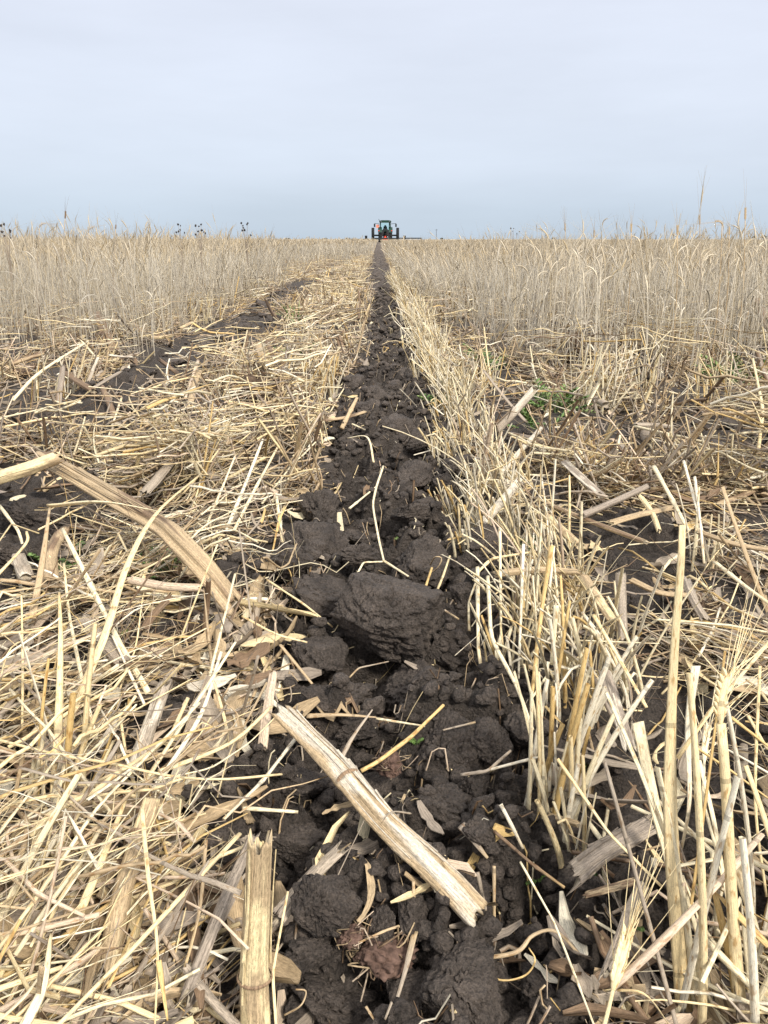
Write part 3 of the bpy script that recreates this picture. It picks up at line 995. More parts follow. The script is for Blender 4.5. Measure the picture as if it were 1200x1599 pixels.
HS = [  # points (px, py, height[, depth]) ; width px ; tint ; flat ; label or None
    # left side
    ([(84, 1185, .02), (122, 1090, .05), (165, 990, .085), (200, 880, .115), (246, 800, .13), (314, 740, .13)], 17, 'pale', .35, 'long broad pale straw arching up across the folded brown cornstalk'),
    ([(50, 966, .045), (66, 880, .08), (78, 793, .115)], 13, 'tan', .3, 'limp tan leaf end hanging down from the folded pale blade'),
    ([(78, 790, .125), (160, 784, .135), (246, 798, .125)], 17, 'cream', .3, 'pale folded blade lying level over the brown cornstalk'),
    ([(85, 1258, .02), (92, 1120, .06), (95, 1000, .095), (93, 925, .11)], 15, 'pale', .4, 'upright broad pale straw left of the arching straw'),
    ([(60, 1345, .025), (85, 1260, .045), (106, 1172, .065)], 21, 'cream', .35, 'broad cream blade standing at the foot of the upright pale straw'),
    ([(232, 1082, .03), (190, 1010, .05), (150, 930, .075), (98, 826, .105)], 11, 'cream', .6, None),
    ([(226, 1100, .03), (200, 1045, .045), (176, 992, .055)], 7, 'white', .7, None),
    ([(222, 1228, .03), (300, 1108, .055), (368, 1003, .08)], 10, 'cream', .6, 'upper of two parallel cream straws slanting from the spotted stalk'),
    ([(236, 1238, .03), (312, 1120, .05), (346, 1018, .075)], 9, 'white', .6, 'lower of two parallel straws slanting from the spotted stalk'),
    ([(-12, 1495, .05), (70, 1385, .062), (150, 1262, .07), (312, 1098, .085)], 12, 'cream', .6, 'long cream straw slanting from the left edge past the lying spotted stalk'),
    ([(125, 1425, .04), (165, 1330, .055), (203, 1232, .06)], 15, 'pale', .4, None),
    ([(-12, 1153, .07), (90, 1178, .075), (180, 1193, .08), (262, 1211, .08), (345, 1217, .075), (440, 1209, .06)], 10, 'pale', .6, 'long golden lying straw crossing level from the left edge'),
    ([(-12, 1170, .06), (90, 1188, .065), (190, 1206, .06)], 6, 'pink', .7, None),
    ([(250, 1205, .07), (360, 1160, .06), (425, 1103, .05)], 10, 'pale', .5, None),
    ([(245, 1218, .06), (330, 1200, .055), (390, 1160, .05), (430, 1120, .05)], 4, 'cream', .8, None),
    ([(462, 1153, .03), (412, 1218, .04), (350, 1279, .045)], 9, 'white', .7, 'bleached straw leaning against the upper end of the split cornstalk'),
    ([(380, 1262, .02), (466, 1268, .018)], 9, 'cream', .8, 'short cream straw lying level on the soil left of the cornstalk'),
    ([(375, 1302, .06), (300, 1382, .068), (200, 1490, .075), (86, 1606, .08)], 11, 'pale', .7, 'long pale straw running to the bottom edge left of the stalk stub'),
    ([(222, 1263, .1), (232, 1370, .085), (246, 1480, .065), (242, 1606, .045)], 9, 'pale', .4, 'thin upright blade crossing over the lying spotted stalk'),
    ([(248, 1500, .065), (262, 1594, .045)], 10, 'gold', .3, 'short golden blade end near the bottom edge'),
    ([(322, 1312, .055), (312, 1420, .045), (285, 1526, .03)], 8, 'tan', .6, None),
    ([(-10, 1465, .05), (80, 1446, .05), (156, 1428, .05)], 15, 'pink', .8, 'thick pinkish straw lying level at the left edge'),
    ([(8, 1342, .06), (60, 1396, .065), (132, 1430, .055)], 10, 'pink', .8, 'pinkish bent straw sloping down to the thick pinkish one'),
    ([(-10, 1547, .05), (40, 1530, .05), (98, 1510, .05)], 12, 'pale', .6, None),
    ([(33, 1612, .06), (68, 1540, .065), (80, 1458, .06)], 17, 'cream', .35, None),
    ([(8, 1604, .05), (60, 1556, .06), (120, 1492, .07), (172, 1440, .07)], 14, 'pale', .5, None),
    ([(-8, 1600, .05), (35, 1560, .06), (62, 1525, .06)], 20, 'cream', .3, None),
    ([(432, 1606, .02), (426, 1520, .035), (450, 1392, .05)], 6, 'pale', .6, 'thin wavy straw standing right of the spotted stalk stub'),
    ([(20, 625, .04), (65, 580, .07), (136, 534, .09)], 6, 'cream', .7, None),
    ([(190, 622, .05), (165, 697, .03)], 6, 'cream', .7, None),
    ([(310, 563, .07), (290, 622, .03)], 7, 'pink', .7, None),
    ([(320, 827, .03), (346, 765, .06), (368, 711, .08)], 6, 'cream', .7, None),
    ([(354, 828, .03), (384, 755, .06), (411, 686, .085)], 7, 'white', .7, None),
    ([(366, 828, .03), (398, 765, .06), (434, 698, .08)], 6, 'cream', .7, None),
    ([(432, 775, .04), (442, 850, .02)], 7, 'cream', .7, None),
    ([(0, 790, .05), (30, 830, .05), (40, 868, .03)], 7, 'cream', .7, None),
    ([(-10, 905, .07), (40, 850, .085), (42, 830, .09)], 7, 'pale', .7, None),
    ([(205, 900, .05), (280, 860, .07), (320, 820, .08), (400, 780, .06)], 4, 'cream', .8, None),
    ([(150, 1155, .03), (128, 1060, .05), (108, 960, .06), (100, 880, .08)], 8, 'cream', .6, None),
    ([(35, 1140, .03), (36, 1040, .07), (34, 930, .1)], 5, 'pale', .7, None),
    ([(130, 1160, .05), (210, 1110, .06), (300, 1060, .06)], 5, 'pale', .7, None),
    ([(0, 1080, .04), (70, 1055, .05), (110, 1040, .045)], 8, 'pale', .6, None),
    ([(-5, 980, .05), (60, 960, .06), (120, 915, .06)], 6, 'gold', .7, None),
    # in the furrow
    ([(599, 728, .035), (588, 760, .035), (582, 788, .045), (592, 844, .035), (600, 877, .03)], 5, 'cream', .8, 'kinked thin straw standing in the middle of the furrow'),
    ([(546, 794, .03), (588, 760, .036)], 5, 'cream', .8, None),
    ([(600, 876, .035), (638, 900, .035)], 6, 'cream', .8, None),
    ([(556, 900, .03), (568, 878, .036), (600, 877, .034)], 4, 'cream', .8, None),
    ([(661, 931, .02), (667, 910, .03), (675, 886, .045)], 6, 'gold', .8, 'left of two short golden stub straws behind the big cracked clod'),
    ([(676, 937, .02), (690, 905, .04), (703, 868, .06)], 6, 'pale', .8, 'right of two short stub straws behind the big cracked clod'),
    ([(646, 919, .05), (680, 944, .03), (717, 967, .015)], 6, 'greytan', .7, 'thin grey tan straw leaning down the right of the big cracked clod'),
    ([(600, 917, .066), (634, 927, .066)], 5, 'cream', .8, 'small cream straw bit on top of the big cracked clod'),
    ([(534, 669, .02), (558, 621, .06)], 9, 'tan', .6, 'flat tan stub slanting at the furrow left before the bend'),
    ([(544, 684, .035), (574, 683, .045), (584, 722, .02)], 5, 'cream', .5, None),
    ([(550, 662, .03), (588, 679, .02)], 4, 'cream', .8, None),
    ([(636, 809, .025), (657, 801, .03)], 5, 'white', .8, None),
    ([(418, 906, .04), (476, 944, .04), (520, 979, .02)], 5, 'pale', .8, None),
    ([(378, 962, .04), (432, 990, .04), (480, 1003, .03)], 5, 'pale', .7, None),
    ([(438, 1007, .03), (488, 1068, .015)], 8, 'tan', .6, None),
    ([(546, 1058, .012), (560, 1043, .018), (607, 1033, .012)], 4, 'greytan', .8, None),
    ([(564, 1204, .028), (590, 1190, .03), (642, 1151, .038), (693, 1101, .045)], 9, 'gold', .85, 'short golden stem propped up across the furrow behind the cornstalk'),
    ([(588, 1122, .022), (664, 1134, .022)], 7, 'cream', .7, None),
    ([(480, 1118, .02), (532, 1116, .025), (588, 1120, .02)], 10, 'tan', .4, None),
    ([(530, 1190, .02), (552, 1150, .03), (582, 1108, .04)], 9, 'greytan', .4, None),
    ([(646, 1376, .035), (648, 1455, .015)], 7, 'tan', .6, None),
    ([(772, 1352, .04), (772, 1450, .012)], 7, 'tan', .6, None),
    ([(746, 1362, .03), (759, 1422, .01)], 8, 'greytan', .5, None),
    ([(782, 1256, .045), (800, 1290, .035), (817, 1325, .02)], 8, 'white', .7, None),
    ([(772, 1298, .03), (832, 1350, .03), (882, 1386, .03)], 7, 'brown', .7, None),
    ([(624, 1446, .025), (600, 1454, .025), (552, 1476, .02)], 6, 'tan', .6, None),
    ([(648, 1455, .02), (632, 1520, .02), (610, 1592, .015)], 13, 'greytan', .25, None),
    ([(572, 1572, .02), (592, 1604, .02)], 6, 'tan', .7, None),
    ([(555, 1196, .02), (575, 1260, .015)], 8, 'greytan', .4, None),
    ([(720, 1288, .03), (762, 1340, .02)], 15, 'grey', .3, None),
    ([(640, 1270, .045), (612, 1268, .055), (596, 1285, .048)], 9, 'greytan', .4, None),
    ([(720, 1210, .02), (762, 1204, .03), (798, 1172, .03)], 7, 'greytan', .7, None),
    ([(742, 1128, .03), (692, 1140, .03)], 7, 'greytan', .6, None),
    # right side
    ([(1074, 1645, 0, .272), (1050, 1333, 0, .30), (1047, 1175, 0, .315), (1054, 1005, 0, .325), (1063, 893, 0, .33), (1066, 820, 0, .333)], 30, 'pale', .2, 'tallest pale stem rising from the bottom edge at right'),
    ([(996, 1128, 0, .36), (1021, 1250, 0, .345), (1050, 1375, 0, .325), (1072, 1610, 0, .29)], 22, 'cream', .2, 'cream stem crossing just left of the tallest pale stem'),
    ([(960, 1540, .05), (1033, 1471, .07), (1125, 1377, .08), (1190, 1303, .085)], 18, 'pink', .6, 'thick pinkish straw slanting behind the tallest pale stem'),
    ([(1058, 1184, .11), (1110, 1110, .135), (1170, 1040, .15), (1215, 985, .16)], 10, 'pale', .6, None),
    ([(1087, 1040, 0, .37), (1075, 1137, 0, .365), (1077, 1250, 0, .355), (1064, 1330, 0, .35)], 15, 'white', .2, 'bleached stem close behind the right of the tallest pale stem'),
    ([(1092, 1187, .1), (1117, 1292, .07), (1142, 1440, .03)], 11, 'cream', .5, None),
    ([(871, 1185, .11), (950, 1300, .085), (1034, 1385, .065)], 7, 'pale', .8, 'thin pale straw slanting down from the furrow edge tuft'),
    ([(813, 1346, .06), (866, 1440, .055), (930, 1606, .05)], 5, 'cream', .8, None),
    ([(1187, 1040, 0, .40), (1180, 1250, 0, .36), (1197, 1400, 0, .34)], 7, 'pale', .7, None),
    ([(1083, 1165, .1), (1140, 1202, .095), (1215, 1258, .08)], 7, 'gold', .7, None),
    ([(1142, 1120, .11), (1210, 1173, .1)], 8, 'gold', .7, None),
    ([(1150, 1345, 0, .33), (1171, 1417, 0, .315), (1208, 1560, 0, .29)], 20, 'cream', .2, None),
    ([(1035, 1450, 0, .32), (1026, 1520, 0, .31), (1014, 1606, 0, .29)], 20, 'cream', .2, None),
    ([(1022, 1340, 0, .36), (1012, 1462, 0, .33)], 12, 'white', .5, None),
    ([(966, 1546, .05), (1008, 1553, .055), (1048, 1604, .03)], 9, 'pale', .4, None),
    ([(781, 825, .1), (783, 1010, .015)], 6, 'cream', .8, None),
    ([(862, 852, .13), (846, 954, .08), (829, 1102, .02)], 10, 'gold', .6, 'golden upright blade behind the furrow edge tuft'),
    ([(818, 850, .11), (810, 1060, .015)], 7, 'white', .8, None),
    ([(746, 886, .075), (747, 1015, .03), (755, 1060, .01)], 8, 'cream', .8, None),
    ([(762, 900, .08), (767, 996, .06), (808, 1072, .04), (832, 1140, .03)], 9, 'cream', .7, None),
    ([(869, 945, .11), (862, 1038, .06)], 10, 'cream', .5, None),
    ([(927, 960, .1), (968, 1030, .08), (1010, 1105, .06)], 9, 'pale', .7, None),
    ([(992, 666, .06), (1090, 688, .065), (1198, 713, .06)], 7, 'cream', .8, None),
    ([(1021, 728, .08), (1050, 780, .07), (1076, 830, .04)], 9, 'cream', .6, None),
    ([(1117, 878, .08), (1160, 912, .085), (1206, 946, .085)], 10, 'cream', .7, None),
    ([(846, 745, .06), (854, 800, .06), (858, 862, .05)], 4, 'white', .8, None),
    ([(740, 900, .06), (768, 872, .07), (830, 862, .06)], 6, 'pale', .8, None),
    ([(733, 985, .03), (732, 940, .05), (745, 905, .07)], 5, 'cream', .8, None),
    ([(900, 1000, .07), (1030, 1005, .08)], 4, 'cream', .8, None),
    ([(1085, 745, .1), (1092, 800, .08), (1100, 880, .04)], 6, 'white', .7, None),
    ([(1068, 720, .1), (1090, 800, .08), (1108, 878, .03)], 6, 'white', .7, None),
    ([(1185, 700, .09), (1192, 640, .13), (1176, 560, .18)], 6, 'pale', .7, None),
]
for i, (pts, w, key, flat, lab) in enumerate(HS):
    path = hero_path(pts, 18, flat > .55 and len(pts) < 6 and i % 4 != 0)
    mid = path[9]
    r0 = w * 0.5 * depth_of(mid) / FPX
    if lab is None:
        lab = straw_words(path, r0, key)
    else:
        _used[lab] = 1
    straw_object(path, r0 * (.84 if flat > .45 else 1), key, lab, flat, (1, .3 if flat < .5 or w > 20 else .72), node=(random.uniform(.2, .8) if flat > .5 and random.random() < .6 else None), gold=random.choice([0, 0, .4, -.4]), seed=i, roll=(.15 if flat <= .2 else None))


# curly root and its loop
def curl(pts, w, key, label, seed):
    path = hero_path(pts, 26)
    r0 = w * .5 * depth_of(path[13]) / FPX
    _used[label] = 1
    straw_object(path, r0, key, label, .8, (1, .6), seed=seed, kind='root_strand', group='dead roots and vine strands')


curl([(741, 1498, .015), (806, 1487, .022), (832, 1461, .026), (867, 1454, .03), (905, 1490, .02)], 8, 'tan', 'curly tan root bridging the dark hole near the bottom edge', 901)
curl([(746, 1508, .01), (780, 1530, .012), (819, 1524, .012), (836, 1500, .02), (826, 1480, .022)], 4, 'gold', 'thin golden loop of root under the curly tan one', 902)
curl([(300, 1160, .05), (345, 1150, .05), (372, 1120, .05), (350, 1095, .05)], 4, 'tan', 'thin looped strand left of the split cornstalk', 903)
curl([(20, 1340, .05), (12, 1300, .055), (40, 1288, .06), (90, 1300, .06)], 6, 'pink', 'looping pinkish strand above the bent pinkish straw', 904)
curl([(445, 1585, .02), (470, 1570, .03), (478, 1548, .03), (462, 1545, .03)], 4, 'tan', 'small curled tendril right of the spotted stalk stub', 905)
curl([(672, 882, .03), (680, 870, .05), (690, 872, .05), (684, 886, .04), (672, 895, .03)], 3, 'tan', 'tiny curled tendril round the golden stub straws', 906)


# ------------------------------------------------------------------ corn stalks
GSTALK = 'cut cornstalk pieces left in the field'


def stalk(pts, w, key, label, flat=.75, groove=.10, ragged=(1.2, 1.2), nodes=(), taper=(1, .9), strips=0, seed=0, tint2=None, name='cornstalk', K=40, M=26, kinked=False):
    r = np.random.default_rng(seed + 500)
    path = hero_path(pts, K, kinked)
    mid = path[K // 2]
    r0 = w * .5 * depth_of(mid) / FPX
    T = np.gradient(path, axis=0)
    T /= np.linalg.norm(T, axis=1, keepdims=True)
    ref = np.array([0, 0, 1.]) if abs(T.mean(0)[2]) < .8 else np.array([0, 1., 0])
    S = np.cross(T, ref); S /= np.linalg.norm(S, axis=1, keepdims=True)
    U = np.cross(S, T)
    th = np.arange(M) * 2 * np.pi / M
    t = np.linspace(0, 1, K)
    g = 1 + groove * (np.sin(th * 5 + 1.3 * seed)[None] * .5 + (fbm2(th[None] * 2.2 + seed, t[:, None] * 3, 3, seed + 2) - .5) * 2.2)
    g[:, -1] = (g[:, 0] + g[:, -2]) / 2
    rad = r0 * (taper[0] + (taper[1] - taper[0]) * t)
    for nd in nodes:
        rad = rad * (1 + .13 * np.exp(-((t - nd) / .018) ** 2))
    rr = rad[:, None] * g
    V = path[:, None] + rr[..., None] * (np.cos(th)[None, :, None] * S[:, None] + flat * np.sin(th)[None, :, None] * U[:, None])
    for e, kk in ((0, 0), (1, K - 1)):
        cut = ragged[e] * r0 * (np.interp(np.arange(M), np.arange(0, M + 1, 1.6)[:M], r.uniform(-1, .6, len(np.arange(0, M + 1, 1.6)[:M]))))
        sgn = -1 if e == 0 else 1
        for k2, f in ((kk, 1.0), (kk + (1 if e == 0 else -1), .5)):
            V[k2] += sgn * f * cut[:, None] * T[kk]
    inner0 = V[0] * .0 + (path[0] + T[0] * r0 * .7)[None] + (V[0] - path[0]) * 0.72 - 0 * T[0]
    inner1 = (path[-1] - T[-1] * r0 * .7)[None] + (V[-1] - path[-1]) * 0.72
    core0 = np.repeat((path[0] + T[0] * r0 * .9)[None], M, 0)
    core1 = np.repeat((path[-1] - T[-1] * r0 * .9)[None], M, 0)
    VV = np.concatenate([core0[None], inner0[None], V, inner1[None], core1[None]], 0)
    KK = K + 4
    c = np.array(TINT[key])[None, None] * (.82 + .36 * fbm2(th[None] * 1.4 + seed, t[:, None] * 7, 3, seed + 8))[..., None]
    if tint2:
        w2 = sstep(.45, .62, fbm2(th[None] * .9 + 3 * seed, t[:, None] * 3.5, 2, seed + 30))[..., None]
        c = c * (1 - w2) + np.array(TINT[tint2])[None, None] * w2
    for nd in nodes:
        c = c * (1 - .45 * np.exp(-((t - nd) / .012) ** 2))[:, None, None]
    pith = np.array([.5, .42, .3])[None, None] * np.ones((1, M, 1))
    CC = np.concatenate([pith * .7, pith, c, pith, pith * .7], 0).reshape(-1, 3)
    j = np.arange(M); j2 = (j + 1) % M; k = np.arange(KK - 1)[:, None]
    F = np.stack([k * M + j, k * M + j2, (k + 1) * M + j2, (k + 1) * M + j], -1).reshape(-1, 4)
    ln = np.concatenate([[0, 0], np.concatenate([[0], np.cumsum(np.linalg.norm(np.diff(path, axis=0), axis=1))]), [0, 0]])
    ln[-2:] = ln[-3]
    per = 2 * np.pi * r0 / M
    u0 = np.broadcast_to(j * per, (KK - 1, M)) + seed; u1 = u0 + per
    v0 = np.broadcast_to(ln[:-1, None], (KK - 1, M)) + seed; v1 = np.broadcast_to(ln[1:, None], (KK - 1, M)) + seed
    UV = np.stack([np.stack([u0, v0], -1), np.stack([u1, v0], -1), np.stack([u1, v1], -1), np.stack([u0, v1], -1)], 2).reshape(-1, 4, 2)
    A = Acc()
    A.add(VV.reshape(-1, 3), F, UV, CC)
    o = link(name, A.mesh(name, M_STALK), None, label, 'cornstalk', GSTALK)
    _used[label] = 1
    for nd in nodes:
        kc = nd * (K - 1)
        ks = np.array([np.interp(kc + q, np.arange(K), path[:, i]) for q in (-.5, -.2, .2, .5) for i in range(3)]).reshape(4, 3)
        rn = float(np.interp(nd, t, rad)) * 1.06
        B = Acc()
        B.add(*tubes(ks[None], np.array([[rn * .98, rn * 1.05, rn * 1.05, rn * .97]]), 22, np.array([flat * 1.02]), None, np.full((1, 4, 3), 1.) * np.array(TINT['brown']) * 1.35, False, seed))
        link('node_ring', B.mesh('node_ring', M_STALK), o)
    for s in range(strips):
        # a fibre of rind that has come away and lies along the stalk
        a0 = r.uniform(0, 6.28)
        t0 = r.uniform(0, .55); t1 = min(1.03, t0 + r.uniform(.3, .6))
        ts = np.linspace(t0, t1, 14)
        ctr = np.stack([np.interp(ts, t, path[:, i]) for i in range(3)], 1)
        Si = np.stack([np.interp(ts, t, S[:, i]) for i in range(3)], 1); Ui = np.stack([np.interp(ts, t, U[:, i]) for i in range(3)], 1)
        lift = 1.03 + r.uniform(.02, .3) * np.abs(np.linspace(-1, 1, 14)) ** 2
        q = ctr + (r0 * lift)[:, None] * (math.cos(a0) * Si + flat * math.sin(a0) * Ui)
        B = Acc()
        wv = r0 * r.uniform(.08, .18)
        B.add(*tubes(q[None], np.full((1, 14), wv) * np.linspace(1, .4, 14), 5, np.array([.5]), None, np.ones((1, 14, 3)) * np.array(TINT[key]) * r.uniform(.75, 1.05), False, s))
        link('rind_fibre', B.mesh('rind_fibre', M_STALK), o)
    return o


ST = [
    # the split stalk lying across the furrow
    dict(pts=[(441, 1112, .05), (520, 1190, .048), (600, 1282, .044), (680, 1360, .04), (748, 1432, .028)], w=36, key='bleached', label='split bleached cornstalk lying slantwise across the furrow', flat=.8, groove=.26, ragged=(1.3, .55), nodes=(.42,), taper=(.92, 1.12), strips=16, seed=1, tint2='tan', K=70, M=34),
    dict(pts=[(402, 1645, .0), (398, 1520, .045), (402, 1410, .085), (407, 1312, .12)], w=48, key='pale', label='upright spotted cornstalk stub cut square at the bottom edge', flat=.85, groove=.05, ragged=(.3, 1.4), nodes=(.36,), taper=(1.05, .78), strips=3, seed=2, tint2='tan', K=60, M=34),
    dict(pts=[(168, 1520, .03), (190, 1400, .045), (218, 1310, .06), (238, 1248, .07)], w=32, key='tan', label='lying spotted cornstalk with a ring joint among left straws', flat=.85, groove=.06, ragged=(1, .3), nodes=(.78,), seed=3, tint2='pale', strips=2, K=50),
    dict(pts=[(208, 1205, .04), (232, 1140, .05), (258, 1068, .06)], w=23, key='greytan', label='split grey tan stalk piece behind the parallel cream straws', flat=.6, groove=.25, ragged=(2, 2.5), seed=4, strips=3, tint2='bleached'),
    dict(pts=[(-14, 750, .1), (40, 733, .11), (90, 714, .115)], w=26, key='pale', label='pale cornstalk stub poking in from the left edge', flat=.8, groove=.12, ragged=(.5, 1.5), seed=5, tint2='tan', strips=2),
    dict(pts=[(62, 712, .095), (262, 828, .082), (320, 888, .065), (376, 962, .02)], w=30, key='tan', kinked=True, label='folded brown cornstalk arching down to the soil at left', flat=.75, groove=.34, ragged=(2, 2.4), nodes=(), taper=(1.0, 1.05), strips=14, seed=6, tint2='brown', K=64, M=32),
    dict(pts=[(200, 905, .05), (260, 916, .05), (318, 918, .05)], w=16, key='pink', label='rounded pinkish stalk twig under the arching straw', flat=.8, groove=.08, seed=7),
    dict(pts=[(320, 985, .02), (324, 940, .05), (326, 905, .08)], w=9, key='brown', label='thin dark twig standing under the folded brown cornstalk', flat=.9, groove=.1, seed=8),
    dict(pts=[(410, 1168, .03), (418, 1110, .04), (428, 1050, .04)], w=15, key='pink', label='pinkish stalk piece leaning on the split cornstalk upper end', flat=.5, groove=.15, seed=9),
    dict(pts=[(428, 1440, .02), (480, 1378, .028), (536, 1322, .04)], w=26, key='greytan', label='broken grey tan stalk pointing at the middle of the split cornstalk', flat=.45, groove=.25, ragged=(2, 1.4), seed=10, tint2='grey', strips=2),
    dict(pts=[(536, 1330, .012), (580, 1318, .016), (622, 1280, .02)], w=28, key='grey', label='grey bent stalk passing under the split cornstalk', flat=.55, groove=.15, seed=11),
    dict(pts=[(290, 1562, .03), (345, 1420, .045), (396, 1306, .055)], w=20, key='grey', label='grey leathery stalk leaf left of the spotted stub', flat=.35, groove=.2, seed=12, ragged=(2, 3)),
    dict(pts=[(288, 1508, .035), (330, 1560, .03), (380, 1612, .03)], w=15, key='greytan', label='grey tan twig sloping to the foot of the spotted stub', flat=.7, groove=.1, seed=13),
    dict(pts=[(404, 540, .09), (412, 560, .07), (422, 580, .05)], w=15, key='tan', label='broken tan stalk pointing up from the torn root stump', flat=.8, groove=.1, seed=14),
    dict(pts=[(416, 530, .10), (424, 550, .08), (432, 570, .06)], w=7, key='brown', label='dark thin prong beside the tan one at the torn stump', flat=.8, groove=.1, seed=15),
    dict(pts=[(180, 556, .02), (164, 520, .07), (152, 490, .1)], w=16, key='brown', label='slanted brown stalk stub before the left standing cereal', flat=.7, groove=.15, seed=16),
    dict(pts=[(160, 605, .06), (172, 632, .04), (180, 654, .02)], w=10, key='brown', label='short dark twig stuck at the edge of the left soil hole', flat=.8, groove=.1, seed=17),
    dict(pts=[(103, 584, .05), (125, 598, .05), (147, 611, .04)], w=13, key='brown', label='short brown stalk lying among far left straw', flat=.7, groove=.12, seed=18),
    dict(pts=[(222, 658, .05), (262, 668, .05), (306, 676, .05)], w=15, key='tan', label='tan stalk lying level left of the torn root stump', flat=.8, groove=.12, seed=19),
    dict(pts=[(296, 640, .03), (304, 600, .06), (312, 580, .08)], w=10, key='tan', label='thin stalk leaning up left of the torn root stump', flat=.8, groove=.12, seed=20),
    dict(pts=[(528, 524, .09), (533, 540, .06), (538, 556, .04)], w=10, key='brown', label='small brown stub near the left furrow edge far off', flat=.6, groove=.12, seed=21),
    dict(pts=[(225, 770, .06), (248, 745, .065), (275, 712, .06)], w=17, key='greytan', label='grey tan leaf stalk above the folded brown cornstalk', flat=.3, groove=.2, seed=22),
    dict(pts=[(852, 786, .045), (925, 815, .05), (1012, 848, .05)], w=11, key='tan', label='long brown splinter lying on the right straw', flat=.6, groove=.12, ragged=(.5, 3), seed=23, tint2='brown'),
    dict(pts=[(906, 806, .055), (958, 784, .06), (1012, 759, .06)], w=13, key='grey', label='grey stalk crossing behind the long brown splinter', flat=.75, groove=.1, seed=24),
    dict(pts=[(852, 806, .045), (880, 830, .045), (908, 854, .04)], w=15, key='tan', label='stubby tan stalk below the long brown splinter', flat=.8, groove=.1, seed=25, tint2='pale'),
    dict(pts=[(950, 818, .045), (1000, 804, .05), (1050, 793, .05)], w=13, key='tan', label='tan stalk half buried right of the grey crossing stalk', flat=.6, groove=.2, seed=26),
    dict(pts=[(750, 822, .04), (782, 785, .06), (812, 750, .07)], w=15, key='bleached', label='bleached stalk with rounded tip at the right furrow shoulder', flat=.8, groove=.1, seed=27),
    dict(pts=[(780, 744, .04), (806, 712, .05), (846, 668, .06)], w=9, key='bleached', label='pale forked twig beyond the bleached rounded stalk', flat=.8, groove=.12, seed=28),
    dict(pts=[(882, 722, .055), (910, 748, .055), (940, 774, .05)], w=16, key='bleached', label='flat bleached stalk strip beyond the crossing grey stalk', flat=.35, groove=.2, seed=29, tint2='grey'),
    dict(pts=[(912, 902, .06), (932, 932, .06), (960, 974, .05)], w=17, key='tan', label='tan stalk with square end on the right straw', flat=.8, groove=.1, ragged=(.2, 1), seed=30, tint2='pale'),
    dict(pts=[(970, 898, .055), (971, 950, .045), (974, 1002, .04)], w=16, key='greytan', label='grey cob end stalk right of the square ended stalk', flat=.8, groove=.16, seed=31),
    dict(pts=[(990, 664, .05), (1020, 664, .05), (1056, 668, .05)], w=10, key='greytan', label='grey stalk lying level on far right straw', flat=.7, groove=.12, seed=32),
    dict(pts=[(772, 896, .06), (840, 890, .06), (908, 894, .06)], w=14, key='tan', label='tan stalk lying level behind the golden upright blade', flat=.7, groove=.14, seed=33),
    dict(pts=[(944, 1046, .06), (962, 1105, .05), (984, 1170, .04)], w=19, key='bleached', label='weathered white grey stalk slab behind the tallest stem', flat=.4, groove=.25, ragged=(1, 1.6), seed=34, tint2='grey', strips=3),
    dict(pts=[(892, 1368, .03), (950, 1325, .045), (1024, 1284, .055)], w=36, key='grey', label='grey curled stalk slab lying beside the cream stem', flat=.4, groove=.25, ragged=(2.4, 2), seed=35, tint2='greytan', strips=5),
    dict(pts=[(912, 1398, .03), (950, 1388, .04), (992, 1376, .045)], w=15, key='tan', label='brownish leaf curl under the grey stalk slab', flat=.4, groove=.2, seed=36, tint2='brown'),
    dict(pts=[(1004, 1378, .04), (975, 1450, .035), (946, 1525, .03)], w=21, key='greytan', label='long grey stalk leaf hanging before the cream stem', flat=.35, groove=.25, ragged=(1, 3), seed=37, tint2='grey', strips=2),
    dict(pts=[(856, 1274, .02), (880, 1280, .025), (906, 1288, .03)], w=12, key='tan', label='short tan twig at the foot of the furrow edge tuft', flat=.8, groove=.12, seed=38),
    dict(pts=[(1090, 830, .06), (1150, 850, .06), (1210, 860, .06)], w=11, key='tan', label='tan stalk at right edge above the white leaf scrap', flat=.7, groove=.12, seed=39),
    dict(pts=[(1070, 905, .05), (1085, 940, .05), (1104, 972, .045)], w=15, key='greytan', label='grey tan stalk lump right of the grey cob end', flat=.8, groove=.16, seed=40),
    dict(pts=[(885, 499, .12), (892, 520, .08), (900, 545, .04)], w=9, key='dark', label='left dark prong of the far right stump', flat=.8, groove=.12, seed=41),
    dict(pts=[(922, 499, .12), (912, 518, .09), (900, 545, .04)], w=11, key='dark', label='right dark prong of the far right stump', flat=.8, groove=.12, seed=42),
    dict(pts=[(1182, 470, .15), (1190, 490, .12), (1203, 515, .08)], w=14, key='brown', label='dark brown stub at the right edge in the cereal', flat=.8, groove=.12, seed=43),
    dict(pts=[(985, 905, .05), (1030, 925, .05), (1080, 930, .05)], w=13, key='tan', label='brown tan stalk lying right of the tan square ended stalk', flat=.6, groove=.14, seed=44),
    dict(pts=[(1000, 775, .06), (1018, 800, .05), (1030, 830, .045)], w=9, key='pale', label='pale short stalk beside the half buried tan stalk', flat=.8, groove=.1, seed=45),
    dict(pts=[(130, 965, .04), (162, 1000, .045), (200, 1040, .045)], w=26, key='greytan', label='wide grey tan husk stalk behind the arching straw foot', flat=.3, groove=.25, ragged=(2, 2.5), seed=46, strips=3),
    dict(pts=[(270, 930, .04), (240, 960, .03), (225, 985, .03)], w=15, key='brown', label='brown flat stalk end under the arching straw', flat=.4, groove=.2, seed=47),
]
for s in ST:
    stalk(**s)


